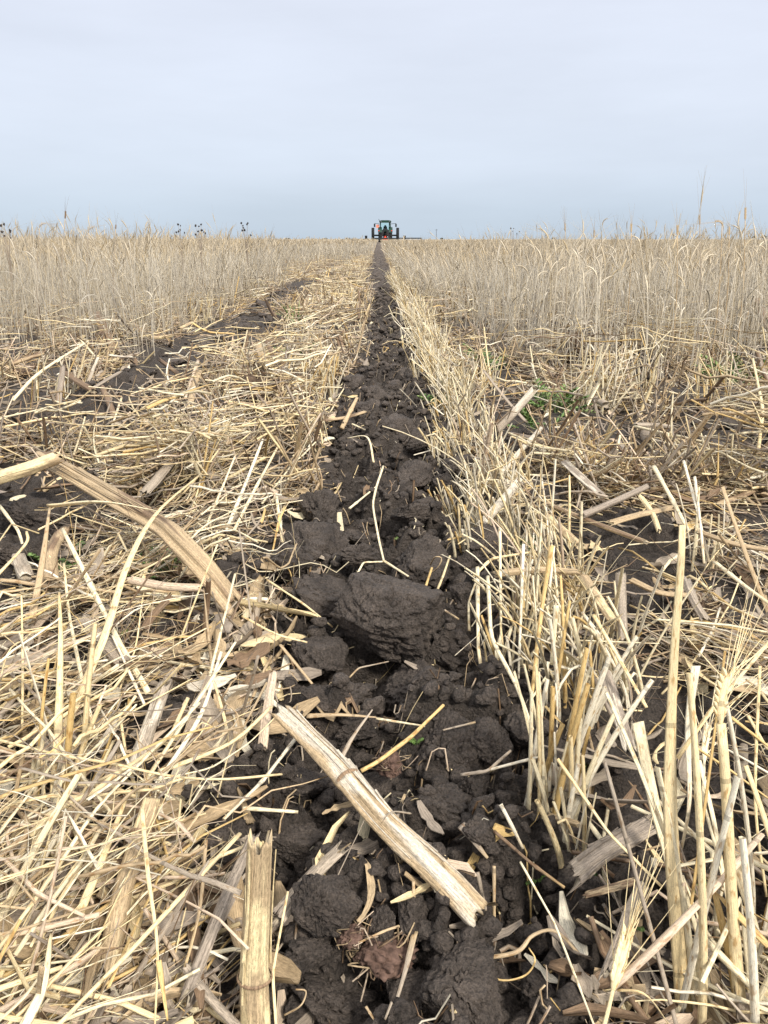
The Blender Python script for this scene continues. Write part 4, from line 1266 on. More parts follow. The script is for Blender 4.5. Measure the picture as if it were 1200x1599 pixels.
def more_stalks():
    r = np.random.default_rng(2024)
    made = 0
    while made < 62:
        y = .45 + 3.6 * r.random() ** 1.2
        x = r.uniform(-1, 1) * .55 * y
        if furrow_mask(np.array([x]), np.array([y]))[0] > .2 or straw_cover(np.array([x]), np.array([y]))[0] < .12 and r.random() < .5: continue
        l = r.uniform(.05, .15)
        a = r.uniform(0, np.pi)
        el = r.normal(0, .15) if r.random() < .72 else r.uniform(.4, 1.1)
        if y < 1.3 and (abs(el) > .3 or abs(x - furrow_x(y)) < .32): continue
        d = np.array([math.cos(a) * math.cos(el), math.sin(a) * math.cos(el), abs(math.sin(el))])
        b = np.array([x, y, float(ground_z(x, y)) + r.uniform(.012, .05)])
        m_ = b + d * l * .5 + r.normal(size=3) * l * .025
        e = b + d * l
        w = r.uniform(.009, .02)
        key, k2 = [('tan', 'pale'), ('greytan', 'grey'), ('brown', 'tan'), ('bleached', 'greytan'), ('grey', 'brown'), ('brown', 'dark'), ('dark', 'brown')][r.integers(5 if y < 1.6 else 7)]
        p = project(m_)
        if not (5 < p[0] < 1195): continue
        lab = straw_words([b, m_, e], .01, key, 'cornstalk')
        stalk([b, m_, e], w * FPX / p[2], key, lab, flat=r.uniform(.35, .85), groove=r.uniform(.08, .24), ragged=(r.uniform(.3, 2), r.uniform(.5, 2.4)), seed=600 + made, tint2=k2, K=16, M=12)
        made += 1


more_stalks()


# ------------------------------------------------------------------ husk and leaf fragments
GHUSK = 'dead corn leaf and husk scraps'


def husk_path(x, y, z, ang, ln, r, K=9):
    t = np.linspace(-.5, .5, K)
    bend = r.normal() * .35
    a = ang + bend * t * 2
    dx, dy = np.cos(a) * ln / K, np.sin(a) * ln / K
    px = x + np.cumsum(dx) - dx.sum() / 2
    py = y + np.cumsum(dy) - dy.sum() / 2
    pz = z + (r.uniform(-.15, .35)) * ln * (t ** 2) * 2 + r.normal() * .12 * ln * t
    gz = ground_z(px, py) + .003
    return np.stack([px, py, np.maximum(pz, gz)], 1)


def husk_mesh(path, w, key, seed):
    r = np.random.default_rng(seed)
    K = len(path)
    t = np.linspace(0, 1, K)
    prof = np.clip(np.sin(np.pi * np.clip(t * .92 + .04, 0, 1)) ** .45 * (1 + .25 * r.normal(size=K)), .12, 1.5)
    M = 7
    T = np.gradient(path, axis=0); T /= np.linalg.norm(T, axis=1, keepdims=True)
    S = np.cross(T, [0, 0, 1.]); S /= np.linalg.norm(S, axis=1, keepdims=True) + 1e-9
    U = np.cross(S, T)
    roll = r.uniform(-.6, .6) + r.normal() * .8 * (t - .5)
    S2 = S * np.cos(roll)[:, None] + U * np.sin(roll)[:, None]
    U2 = U * np.cos(roll)[:, None] - S * np.sin(roll)[:, None]
    u = np.linspace(-1, 1, M)
    curlv = r.uniform(-.5, .9)
    V = path[:, None] + w * prof[:, None, None] * (u[None, :, None] * S2[:, None] + (curlv * (u ** 2))[None, :, None] * U2[:, None])
    V += (r.normal(size=(K, M, 1)) * w * .05) * U2[:, None]
    th = w * .06 + .0002
    top = V + U2[:, None] * th
    VV = np.concatenate([V.reshape(-1, 3), top.reshape(-1, 3)])
    k = np.arange(K - 1)[:, None]; j = np.arange(M - 1)[None]
    f = np.stack([k * M + j, k * M + j + 1, (k + 1) * M + j + 1, (k + 1) * M + j], -1).reshape(-1, 4)
    F = np.concatenate([f[:, ::-1], f + K * M])
    c = np.array(TINT[key]) * (.75 + .5 * r.random((K, M, 1)) * .6)
    CC = np.concatenate([c.reshape(-1, 3)] * 2)
    uu = (u + 1) * w
    ln = np.concatenate([[0], np.cumsum(np.linalg.norm(np.diff(path, axis=0), axis=1))])
    UVp = np.stack(np.broadcast_arrays(uu[None], ln[:, None]), -1).reshape(-1, 2) + r.random(2) * 5
    UVp = np.concatenate([UVp, UVp])
    return VV, F, UVp[F.ravel()].reshape(-1, 4, 2), CC


def build_husks():
    r = np.random.default_rng(909)
    spots = [(1182, 868, 26, 'bleached', .9), (330, 1075, 20, 'bleached', .6), (270, 1440, 26, 'tan', 1.6), (300, 1470, 20, 'brown', 1.1), (390, 1075, 16, 'bleached', .5),
             (440, 960, 18, 'pale', 1.0), (425, 1000, 20, 'pale', 1.0), (130, 1180, 26, 'bleached', .8), (60, 1180, 20, 'grey', .7), (320, 1270, 16, 'tan', .9), (90, 1330, 20, 'brown', 1.0),
             (985, 1250, 14, 'grey', .9), (930, 740, 12, 'bleached', .6), (645, 1395, 12, 'pale', .4), (530, 1265, 10, 'tan', .3), (560, 1400, 12, 'tan', .5), (675, 1285, 18, 'grey', .4),
             (945, 1185, 14, 'greytan', .9), (1160, 1270, 14, 'tan', .8)]
    jobs = []
    for px, py, w, key, l in spots:
        p = at_z(px, py, .03)
        jobs.append((p.x, p.y, .03, r.uniform(0, 3.14), l * .1, w * .5 * depth_of(p) / FPX, key))
    while len(jobs) < 215:
        y = .3 + 1.9 * r.random() ** 1.5
        x = r.uniform(-1, 1) * (.62 * y + .06)
        cv = straw_cover(np.array([x]), np.array([y]))[0]
        if r.random() > cv * .9 + .015 or furrow_mask(np.array([x]), np.array([y]))[0] > .3: continue
        key = KEYN[r.choice(9, p=[.04, .06, .06, .1, .26, .02, .18, .15, .13])] if cv > .2 else 'greytan'
        jobs.append((x, y, float(ground_z(x, y)) + .008 + .03 * r.random() * cv, r.uniform(0, 3.14), r.uniform(.03, .12), r.uniform(.003, .0105), key))
    for i, (x, y, z, a, l, w, key) in enumerate(jobs):
        path = husk_path(x, y, z, a, l, r)
        A = Acc()
        A.add(*husk_mesh(path, w, key, 70 + i))
        lab = straw_words(path, w, key, 'husk scrap')
        link('husk_scrap', A.mesh('husk_scrap', M_LEAF), None, lab, 'dead leaf', GHUSK)
    # the uncountable smaller litter
    A = Acc()
    n = 0
    while n < 5600:
        y = .25 + 5 * r.random() ** 1.8
        x = r.uniform(-1, 1) * (.7 * y + .35)
        cv = straw_cover(np.array([x]), np.array([y]))[0]
        if r.random() > cv * .95 + .05: continue
        key = KEYN[r.choice(9, p=[.05, .06, .05, .1, .25, .02, .19, .15, .13])]
        z = float(ground_z(x, y)) + .003 + .025 * r.random() * cv
        path = husk_path(x, y, z, r.uniform(0, 3.14), r.uniform(.015, .07) * (1 + .25 * y), r, 5)
        A.add(*husk_mesh(path, r.uniform(.0015, .0055) * (1 + .3 * y), key, 4000 + n))
        n += 1
    link('leaf_litter', A.mesh('leaf_litter', M_LEAF), kind='stuff')


build_husks()


# ------------------------------------------------------------------ the mat of old straw
def straw_batch(n, y0, y1, power, xlim, K, M, wid, lng, seed, upright=.12, lift=.05):
    r = np.random.default_rng(seed)
    out = []
    got = 0
    while got < n:
        m = n * 2
        y = y0 + (y1 - y0) * r.random(m) ** power
        x = r.uniform(-1, 1, m) * xlim(y)
        cv = straw_cover(x, y)
        k = r.random(m) < cv
        out.append(np.stack([x[k], y[k], cv[k]], 1))
        got += k.sum()
    P = np.concatenate(out)[:n]
    x, y, cv = P.T
    ang = r.uniform(0, np.pi, n)
    # left of the furrow many straws rake up to the right
    lean = r.random(n) < .45
    ang[lean] = r.normal(.95, .35, lean.sum()) * np.where(x[lean] > 0, -1, 1) + np.where(x[lean] > 0, np.pi, 0)
    L = r.uniform(*lng, n) * (0.6 + .8 * r.random(n))
    el = r.normal(0, .13, n)
    up = r.random(n) < upright
    el[up] = r.uniform(.35, 1.25, up.sum()) * np.sign(r.normal(size=up.sum()))
    L[up] *= .7
    t = np.linspace(-.5, .5, K)
    bend = r.normal(0, .16, n)
    kink = r.random(n) < .12
    A = ang[:, None] + bend[:, None] * t[None] * 2 + np.where(kink, r.normal(0, .9, n), 0)[:, None] * (t[None] > r.uniform(-.3, .3, n)[:, None])
    ds = (L / (K - 1))[:, None]
    dx = np.cos(A) * np.cos(el)[:, None] * ds
    dy = np.sin(A) * np.cos(el)[:, None] * ds
    px = x[:, None] + np.cumsum(dx, 1) - dx.sum(1, keepdims=True) / 2
    py = y[:, None] + np.cumsum(dy, 1) - dy.sum(1, keepdims=True) / 2
    base = lift * r.random(n) ** 1.4 * np.minimum(cv, 1) * (.45 + 1.25 * heap(x, y))
    pz = base[:, None] + np.sin(el)[:, None] * L[:, None] * t[None] + (r.normal(0, .1, n) * L)[:, None] * (t[None] ** 2 - .08)
    gz = ground_z(px, py)
    pz = np.where(up[:, None], pz - pz.min(1, keepdims=True) + gz.min(1, keepdims=True), pz + gz)
    pz = np.maximum(pz, gz + .0015)
    py = np.maximum(py, .12)
    fm = furrow_mask(px, py).max(1) if K > 4 else furrow_mask(px[:, ::2], py[:, ::2]).max(1)
    bp_ = bare_patch(px, py)
    bad = bp_.mean(1) > .14
    keep = ((fm < .5) | (r.random(n) < (.10 if y0 < 1 else .05))) & (~bad | (r.random(n) < .05))
    px, py, pz, base, flat_n = px[keep], py[keep], pz[keep], base[keep], None
    n0 = n
    n = int(keep.sum())
    C = np.stack([px, py, pz], -1)
    w = r.uniform(*wid, n) * np.where(r.random(n) < .12, 1.7, 1)
    low = (base < lift * .34) | (r.random(n0)[keep] < .10)          # straw at the bottom of the mat: rotted darker, its shade also tinted in
    kw = np.where(low, r.choice(9, n, p=[.03, .06, .02, .05, .25, .03, .20, .18, .18]), r.choice(9, n, p=[.24, .27, .13, .07, .13, .06, .06, .02, .02]))
    cb = KEYS[kw] * r.uniform(.74, 1.08, n)[:, None]
    tt = np.linspace(0, 1, K)
    cols = cb[:, None, :] * (1 + .1 * np.sin(tt[None] * 4 + r.random(n)[:, None] * 6))[..., None]
    flat = np.where(r.random(n) < .55, r.uniform(.15, .4, n), r.uniform(.7, 1, n))
    endw = np.where(flat < .5, r.uniform(.1, .8, n), .8)
    rad = w[:, None] * (1 + (endw[:, None] - 1) * tt[None] ** 1.6) * (1 + .05 * np.sin(tt[None] * r.uniform(5, 20, n)[:, None]))
    return C, rad, flat, r.uniform(-1, 1, n), cols, kw, M


def add_batch(A, b, sel=slice(None)):
    C, rad, flat, roll, cols, kw, M = b
    A.add(*tubes(C[sel], rad[sel], M, flat[sel], roll[sel], cols[sel], False, 3))


XL = lambda y: .68 * y + .36
near = straw_batch(4300, .24, 1.25, 1.25, XL, 9, 6, (.0006, .0017), (.06, .21), 21, .15, .05)
hair = straw_batch(8000, .24, 1.5, 1.2, XL, 7, 3, (.00025, .0006), (.04, .13), 22, .2, .055)
mid = straw_batch(20000, 1.1, 4.2, 1.5, XL, 6, 4, (.0009, .0026), (.06, .20), 23, .46, .10)
farm = straw_batch(15000, 4.0, 16, 1.6, lambda y: 1.25 + .05 * y, 4, 3, (.002, .004), (.10, .24), 24, .3, .09)

# the 300 that show largest are things, the rest is the mat
C, rad, flat, roll, cols, kw, M = near
dep = C[:, 4, 1] * CP - (C[:, 4, 2] - H) * SP
pxs = 600 + FPX * C[:, 4, 0] / dep
pys = 799.5 - FPX * (C[:, 4, 1] * SP + (C[:, 4, 2] - H) * CP) / dep
show = rad.mean(1) * np.linalg.norm(C[:, -1] - C[:, 0], axis=1) / dep ** 2 * (1 + C[:, 4, 2] * 12)
inside = (pxs > 20) & (pxs < 1180) & (pys < 1570) & (pys > 600) & (C[:, 4, 2] - ground_z(C[:, 4, 0], C[:, 4, 1]) > .018)
order = np.argsort(-show * inside)
n_single = 300 - len(HS)
single = order[:n_single]
rest = np.setdiff1d(np.arange(len(C)), single)
for i in single:
    A = Acc()
    s = slice(i, i + 1)
    A.add(*tubes(C[s], rad[s], 7, flat[s], roll[s], cols[s], True, int(i)))
    link('straw', A.mesh('straw', M_STRAW), None, straw_words(C[i], rad[i].mean(), KEYN[kw[i]]), 'straw', GSTRAW)
A = Acc()
add_batch(A, near, rest)
add_batch(A, hair)
add_batch(A, mid)
add_batch(A, farm)


def furrow_fringe(n, seed, y0, y1, w, K=8, M=4):
    """long pale straw standing and draping along the right wall of the furrow"""
    r = np.random.default_rng(seed)
    y = y0 + (y1 - y0) * r.random(n) ** 1.35
    x = furrow_x(y) + .115 + .012 * (r.random(n) - .5) + .11 * r.random(n) ** 1.6
    gap = fbm2(y * 3.1, y * 0 + 4, 2, 12)
    k = (gap + .35 * r.random(n) > .46) & (furrow_mask(x, y) < .6)
    x, y = x[k], y[k]
    n = len(x)
    h = r.uniform(.05, .13, n) * (1 + .05 * y)
    dirx, diry = r.normal(-.18, .30, n), r.normal(-.12, .3, n)
    droop = np.where(r.random(n) < .25, r.uniform(.5, 1.3, n), r.uniform(0, .25, n))
    t = np.linspace(0, 1, K)
    C = np.stack([x[:, None] + (dirx * h)[:, None] * t ** 1.3, y[:, None] + (diry * h)[:, None] * t ** 1.3,
                  ground_z(x, y)[:, None] + h[:, None] * (t[None] - droop[:, None] * t[None] ** 3 * .9)], -1)
    kw = r.choice(9, n, p=[.42, .20, .32, .02, .01, .03, 0, 0, 0])
    cols = (KEYS[kw] * r.uniform(.8, 1.06, n)[:, None])[:, None] * np.linspace(.88, 1.05, K)[None, :, None]
    wd = r.uniform(w * .5, w * 1.2, n) * (1 + .16 * y)
    return C, wd[:, None] * np.linspace(1, .6, K)[None], np.where(r.random(n) < .4, .3, .85), r.uniform(-1, 1, n), cols, kw, M


add_batch(A, furrow_fringe(2700, 71, .55, 7.5, .0018))
link('loose_straw_mat', A.mesh('loose_straw_mat', M_STRAW), kind='stuff')


# a little torn straw and root hair on the bare soil
def soil_bits():
    r = np.random.default_rng(66)
    n = 1000
    y = .24 + 3.4 * r.random(n) ** 1.9
    x = furrow_x(y) + r.uniform(-.14, .12, n)
    K = 5
    L = r.uniform(.005, .028, n) * (1 + .3 * y)
    a = r.uniform(0, 6.28, n)
    t = np.linspace(-.5, .5, K)
    aa = a[:, None] + r.normal(0, 1.2, n)[:, None] * t[None]
    px = x[:, None] + np.cos(aa) * L[:, None] * t
    py = y[:, None] + np.sin(aa) * L[:, None] * t
    pz = ground_z(px, py) + .002 + np.abs(r.normal(0, .007, n))[:, None] + (r.normal(0, .35, n) * L)[:, None] * t
    pz = np.maximum(pz, ground_z(px, py) + .001)
    kw = r.choice(9, n, p=[.10, .09, .05, .1, .24, .04, .18, .1, .1])
    cols = (KEYS[kw] * r.uniform(.6, 1, n)[:, None])[:, None] * np.ones((1, K, 1))
    w = r.uniform(.0002, .0008, n) * np.where(r.random(n) < .06, 2.2, 1) * (1 + .2 * y)
    A = Acc()
    A.add(*tubes(np.stack([px, py, pz], -1), w[:, None] * np.ones((1, K)), 4, r.uniform(.3, 1, n), None, cols))
    link('straw_litter', A.mesh('straw_litter', M_STRAW), kind='stuff')


soil_bits()


# ------------------------------------------------------------------ rooted stubble tufts
GTUFT = 'rooted cereal tufts with cut or broken stems'


def tuft(base, n, h, spread, wid, label, seed, lean=(0, 0), keys=('cream', 'pale', 'white', 'cream', 'white', 'cream', 'gold')):
    r = np.random.default_rng(seed)
    o = empty('cereal_tuft', base, label, 'straw tuft', GTUFT)
    _used[label] = 1
    for i in range(n):
        K = 10
        t = np.linspace(0, 1, K)
        hh = h * r.uniform(.45, 1.05)
        a = r.uniform(0, 6.28)
        b = np.array([math.cos(a), math.sin(a)]) * spread * r.random() ** .5
        dr = np.array([lean[0] + r.normal() * .2, lean[1] + r.normal() * .12])
        fold = r.random() < .3
        kx = r.uniform(.5, .85)
        P = np.stack([b[0] + dr[0] * hh * t ** 1.4, b[1] + dr[1] * hh * t ** 1.4, hh * t - .004], 1)
        if fold:
            k0 = int(kx * K)
            d = r.normal(size=2) * .7
            for q in range(k0, K):
                s = (q - k0 + 1) / K * hh
                P[q] = P[k0 - 1] + np.array([d[0] * s, d[1] * s, -.35 * s])
        c = np.array(TINT[keys[r.integers(len(keys))]]) * r.uniform(.9, 1.05)
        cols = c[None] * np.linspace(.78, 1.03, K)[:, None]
        w = wid * r.uniform(.55, 1.25)
        A = Acc()
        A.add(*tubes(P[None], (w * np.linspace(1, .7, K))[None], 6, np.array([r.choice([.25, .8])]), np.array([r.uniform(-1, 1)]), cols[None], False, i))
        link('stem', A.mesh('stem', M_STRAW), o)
    return o


TU = [(850, 1272, 22, .12, .022, .0021, 'furrow edge tuft of upright cream stems right of the golden stem', (-.02, .1)),
      (884, 1345, 9, .07, .014, .0019, 'short tuft of bent cream stems in front of the furrow edge tuft', (.05, .1)),
      (785, 1062, 12, .10, .022, .0019, 'tuft of pale stems at the right furrow wall by the big cracked clod', (-.05, .1)),
      (885, 1120, 18, .11, .025, .0022, 'thick pale tuft behind the furrow edge tuft', (.1, .15)),
      (738, 872, 26, .075, .03, .0019, 'low tuft hanging over the right furrow wall by the smooth grey clod', (-.25, -.1)),
      (716, 795, 30, .085, .035, .0019, 'bright tuft on the right furrow wall level with the kinked straw', (-.25, -.1)),
      (706, 720, 34, .09, .045, .0021, 'bright tuft on the right furrow wall level with the tan flat stub', (-.2, -.1)),
      (694, 658, 38, .10, .055, .0023, 'bright tuft on the right furrow wall before the green sprig', (-.15, -.1)),
      (676, 602, 38, .115, .06, .0025, 'tall bright tuft on the right furrow wall beyond the green sprig', (-.1, -.1)),
      (660, 548, 40, .125, .08, .0028, 'far bright tuft on the right furrow wall', (-.1, 0)),
      (648, 508, 40, .14, .10, .0032, 'farthest bright tuft where standing cereal meets the furrow wall', (-.1, 0)),
      (745, 610, 34, .13, .06, .002, 'tuft of pale stems right of the bright furrow wall tufts', (.05, 0)),
      (925, 640, 32, .17, .06, .0025, 'fan shaped pale tuft right of the feathery green weed', (.15, 0)),
      (1000, 610, 28, .16, .06, .002, 'pale tuft below the two-pronged dark stump', (0, 0)),
      (1100, 880, 14, .12, .03, .0017, 'tuft of white upright stems above the right edge leaf scrap', (-.05, 0)),
      (1110, 640, 28, .15, .06, .0022, 'pale tuft before the right standing cereal', (-.1, 0)),
      (85, 1280, 10, .13, .02, .0026, 'pale tuft of broad blades at left below the green weed mat', (.1, .15)),
      (95, 620, 26, .14, .07, .0022, 'tuft of pale stems before the left standing cereal', (.2, 0)),
      (500, 620, 30, .11, .06, .0024, 'pale tuft left of the furrow behind the torn stump', (.1, 0)),
      (480, 545, 34, .13, .09, .0022, 'far pale tuft left of the furrow', (.1, 0)),
      (530, 480, 40, .15, .14, .0026, 'farthest pale tuft left of the furrow', (0, 0)),
      (320, 505, 30, .14, .08, .0024, 'bright tuft beside the older soil strip on the left', (.1, 0)),
      (1130, 1590, 12, .2, .03, .0026, 'tall pale tuft at the bottom edge right of the tallest stem', (-.03, .25)),
      (1185, 1500, 9, .17, .025, .0024, 'pale tuft at the right edge behind the bottom tuft', (-.1, .2)),
      (30, 1480, 8, .12, .03, .0026, 'pale tuft at the left edge below the pinkish straw', (.35, .3)),
      ]
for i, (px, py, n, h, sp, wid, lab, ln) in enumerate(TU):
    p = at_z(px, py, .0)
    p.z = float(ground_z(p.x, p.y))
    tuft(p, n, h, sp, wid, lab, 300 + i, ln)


# ------------------------------------------------------------------ cereal ears and standing cereal
def cereal_parts(x, y, h, r, near_=True, lean=None, nod=None, wid=.0013, col=None, head=True, dark=False):
    """paths for one stem: stem, ear, leaf"""
    K = 7
    t = np.linspace(0, 1, K)
    lx, ly = (r.normal() * .10, r.normal() * .10) if lean is None else lean
    P = np.stack([x + lx * h * t ** 2, y + ly * h * t ** 2, h * t], 1)
    d = P[-1] - P[-2]
    d /= np.linalg.norm(d)
    nd = abs(r.normal()) * .8 if nod is None else nod
    sd = np.sign(lx) if lx else 1
    K2 = 6
    ear = [P[-1]]
    for q in range(1, K2):
        a = nd * q / K2
        dd = np.array([d[0] + sd * math.sin(a), d[1], max(-.8, d[2] - (1 - math.cos(a)) * 1.5)])
        dd /= np.linalg.norm(dd)
        ear.append(ear[-1] + dd * .0105)
    return P, np.array(ear)


CERC = np.array([(.58, .505, .385), (.55, .495, .405), (.63, .545, .41), (.49, .445, .37), (.56, .465, .31), (.72, .64, .50), (.66, .59, .47)])


def cereal_zone(x, y):
    d = x - furrow_x(y)
    n = fbm2(x * 2.5, y * 2.5, 2, 71) - .5
    left = sstep(-.80, -.90, d + .12 * n) * sstep(2.4, 3.1, y + .8 * n + .25 * np.abs(d + 1.2))
    y0 = 2.0 + 3.2 * np.exp(-((d - .10) / .22) ** 2) + .7 * n
    strip = (1 - sstep(.06, .13, np.abs(d - .80))) * (1 - sstep(3.2, 4.2, y))
    right = sstep(.12, .17, d + .05 * n) * sstep(0, .6, y - y0) * (1 - .85 * strip)
    # far off the stand closes over the straw strip left of the furrow
    y1 = 9 + 4 * n * 2
    mid_ = ((d < -.13) & (d > -.9)) * sstep(y1, y1 + 9, y) * .9
    clear = sstep(.13, .2, np.abs(d + .01))
    return np.maximum(np.maximum(left, right), mid_) * np.where(y > 6, clear, 1)


def sample_zone(n, y0, y1, power, xw, seed):
    r = np.random.default_rng(seed)
    out, got = [], 0
    while got < n:
        y = y0 + (y1 - y0) * r.random(n) ** power
        x = r.uniform(-1, 1, n) * xw(y)
        k = r.random(n) < cereal_zone(x, y)
        out.append(np.stack([x[k], y[k]], 1)); got += k.sum()
    return np.concatenate(out)[:n], r


def heights(x, y, r):
    left = x < furrow_x(y)
    h = np.where(left, r.normal(.325, .030, len(x)), r.normal(.300, .024, len(x)))
    wisp = (r.random(len(x)) < .09 + .10 * (np.abs(x) > .3 * y)) & (np.abs(x) > .10 * y) & (y < 9)
    h = np.where(wisp, h + np.abs(r.normal(.055, .035, len(x))), h)
    return np.clip(h * (1 + .06 * (fbm2(x * 1.2, y * 1.2, 2, 5) - .5) * 2), .2, .5)


def cereal_batch(n, y0, y1, power, seed, K, M, wscale, leaf=.5, headm=4, awn=True, xw=lambda y: .62 * y + .35, count=1):
    P, r = sample_zone(n, y0, y1, power, xw, seed)
    x, y = P.T
    h = heights(x, y, r)
    broken = r.random(n) < .22
    h = np.where(broken, h * r.uniform(.35, .85, n), h)
    w = .00085 * np.maximum(1, wscale * y) * r.uniform(.7, 1.3, n)
    t = np.linspace(0, 1, K)
    lx, ly = r.normal(0, .2, n) + .5 * (fbm2(x * 3, y * 2, 2, 88) - .5), r.normal(0, .16, n)
    pw = r.uniform(1.2, 2.6, n)
    tp = t[None] ** pw[:, None]
    C = np.stack([x[:, None] + (lx * h)[:, None] * tp, y[:, None] + (ly * h)[:, None] * tp, h[:, None] * t[None]], -1)
    ci = r.integers(0, len(CERC), n)
    cb = CERC[ci] * r.uniform(.8, 1.15, n)[:, None]
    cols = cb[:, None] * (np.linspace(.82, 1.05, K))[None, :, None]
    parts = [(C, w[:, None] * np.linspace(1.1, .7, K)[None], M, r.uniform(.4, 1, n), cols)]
    # ears
    hs = ~broken
    nh = hs.sum()
    d = C[hs, -1] - C[hs, -2]
    d /= np.linalg.norm(d, axis=1, keepdims=True)
    nod = np.abs(r.normal(0, .45, nh))
    az = r.uniform(0, 6.28, nh)
    K2 = 5
    pts = [C[hs, -1]]
    sl = .011 * (1 + .02 * y[hs])
    for q in range(1, K2):
        a = nod * q / K2 * 1.6
        dd = np.stack([d[:, 0] + np.sin(a) * np.cos(az), d[:, 1] + np.sin(a) * np.sin(az), d[:, 2] * np.cos(a)], -1)
        dd /= np.linalg.norm(dd, axis=1, keepdims=True)
        pts.append(pts[-1] + dd * sl[:, None])
    E = np.stack(pts, 1)
    ew = w[hs][:, None] * np.array([.9, 1.8, 2.0, 1.6, .4])[None]
    ecol = (cb[hs] * np.array([.93, .88, .80]))[:, None] * np.ones((1, K2, 1))
    parts.append((E, ew, headm, np.full(nh, .8), ecol))
    if awn:
        for q in range(3):
            s = r.random(nh) < .8
            dirn = E[s, -1] - E[s, -3]
            dirn /= np.linalg.norm(dirn, axis=1, keepdims=True) + 1e-9
            dirn += r.normal(0, .22, dirn.shape)
            st = E[s, 2]
            A_ = np.stack([st, st + dirn * .028, st + dirn * .055], 1)
            parts.append((A_, w[hs][s][:, None] * np.array([.32, .25, .12])[None], 3, np.ones(s.sum()), ecol[s][:, :3]))
    # dry leaves on the stem
    m = r.random(n) < leaf
    nm = m.sum()
    t0 = r.uniform(.1, .7, nm)
    st = np.stack([x[m] + lx[m] * h[m] * t0 ** pw[m], y[m] + ly[m] * h[m] * t0 ** pw[m], h[m] * t0], -1)
    az = r.uniform(0, 6.28, nm)
    ll = r.uniform(.05, .14, nm) * (1 + .03 * y[m])
    pts = [st]
    a0 = r.uniform(.1, .7, nm); da = r.uniform(.05, .6, nm)
    for q in range(4):
        a = a0 + da * q
        pts.append(pts[-1] + np.stack([np.sin(a) * np.cos(az), np.sin(a) * np.sin(az), np.cos(a)], -1) * (ll / 4)[:, None])
    Lf = np.stack(pts, 1)
    Lf[..., 2] = np.maximum(Lf[..., 2], .005)
    parts.append((Lf, w[m][:, None] * np.array([1.1, 1.7, 1.7, 1.2, .3])[None], 4, np.full(nm, .18), (cb[m] * r.uniform(.85, 1.1, nm)[:, None])[:, None] * np.ones((1, 5, 1))))
    return parts


A = Acc()
for b in (cereal_batch(13500, 1.9, 7.0, .66, 201, 6, 4, .30, .75), cereal_batch(20000, 6.0, 22, .7, 202, 4, 3, .26, .5, 3, False),
          cereal_batch(15000, 20, 70, .75, 203, 3, 3, .20, .2, 3, False), cereal_batch(12000, 65, 300, .7, 204, 3, 3, .20, .0, 3, False)):
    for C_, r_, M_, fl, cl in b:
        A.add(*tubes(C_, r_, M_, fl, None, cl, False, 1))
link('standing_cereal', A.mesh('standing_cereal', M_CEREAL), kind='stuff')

GCER = 'single stems of standing ripe cereal'


def single_cereals():
    """the nearest stems of the stand, one object each"""
    P, r = sample_zone(5200, 1.9, 4.6, 1.0, lambda y: .56 * y, 321)
    P = P[np.argsort(P[:, 1])]
    made = 0
    for x, y in P:
        if made >= 288: break
        if made > 40 and r.random() < .35: continue
        h = float(heights(np.array([x]), np.array([y]), r)[0]) * r.uniform(.92, 1.1)
        stem, ear = cereal_parts(x, y, h, r)
        px, py, dp = project(stem[4])
        if px < 3 or px > 1197: continue
        broken = r.random() < .2
        c = CERC[r.integers(len(CERC))] * r.uniform(.9, 1.2)
        w = r.uniform(.0008, .0013)
        A = Acc()
        A.add(*tubes(stem[None], (w * np.linspace(1.1, .7, 7))[None], 5, np.array([.8]), None, (c[None] * np.linspace(.85, 1.05, 7)[:, None])[None]))
        if not broken:
            A.add(*tubes(ear[None], (w * np.array([.9, 1.9, 2.2, 2.1, 1.6, .5]))[None], 6, np.array([.8]), None, (c * np.array([1.03, 1, .95]))[None, None] * np.ones((1, 6, 1))))
            dirn = ear[-1] - ear[-3]
            dirn /= np.linalg.norm(dirn)
            nA = 6
            dd = dirn[None] + r.normal(0, .2, (nA, 3))
            st = ear[r.integers(1, 6, nA)]
            A.add(*tubes(np.stack([st, st + dd * .03, st + dd * .06], 1), np.tile(w * np.array([.3, .22, .1]), (nA, 1)), 3, np.ones(nA), None, np.ones((nA, 3, 3)) * c))
        az = r.uniform(0, 6.28); q = r.integers(1, 5); l = r.uniform(.05, .13)
        a = np.cumsum(r.uniform(.15, .8, 5))
        lp = stem[q] + np.cumsum(np.stack([np.sin(a) * math.cos(az), np.sin(a) * math.sin(az), np.cos(a)], 1), 0) * l / 5
        lp = np.vstack([stem[q], lp])
        lp[:, 2] = np.maximum(lp[:, 2], .004)
        A.add(*tubes(lp[None], (w * np.array([1, 1.8, 2, 1.8, 1.3, .3]))[None], 4, np.array([.16]), np.array([r.uniform(-1, 1)]), (c * r.uniform(.85, 1.05))[None, None] * np.ones((1, 6, 1))))
        dx = stem[-1][0] - stem[0][0]
        way = 'leaning right' if dx > .02 else ('leaning left' if dx < -.02 else 'upright')
        top = 'broken topless' if broken else ('nodding eared' if ear[-1][2] < ear[2][2] + .012 else 'erect eared')
        tall = 'tall' if h > .40 else ('short' if h < .32 else 'middling')
        side = 'in the left stand' if x < 0 else 'in the right stand'
        tip = project(stem[-1])
        lab = unique(lambda e: e, [f'{tall} {top} cereal stem {way} {place_words(px, py)}',
                                   f'{tall} {top} cereal stem {way}, foot {place_words(*project(stem[0])[:2])}',
                                   f'{tall} {top} cereal stem {way}, tip {place_words(tip[0], tip[1])}',
                                   f'{tall} {top} dry cereal stem {way} {side}'])
        link('cereal_plant', A.mesh('cereal_plant', M_CEREAL), None, lab, 'cereal stem', GCER)
        made += 1


single_cereals()


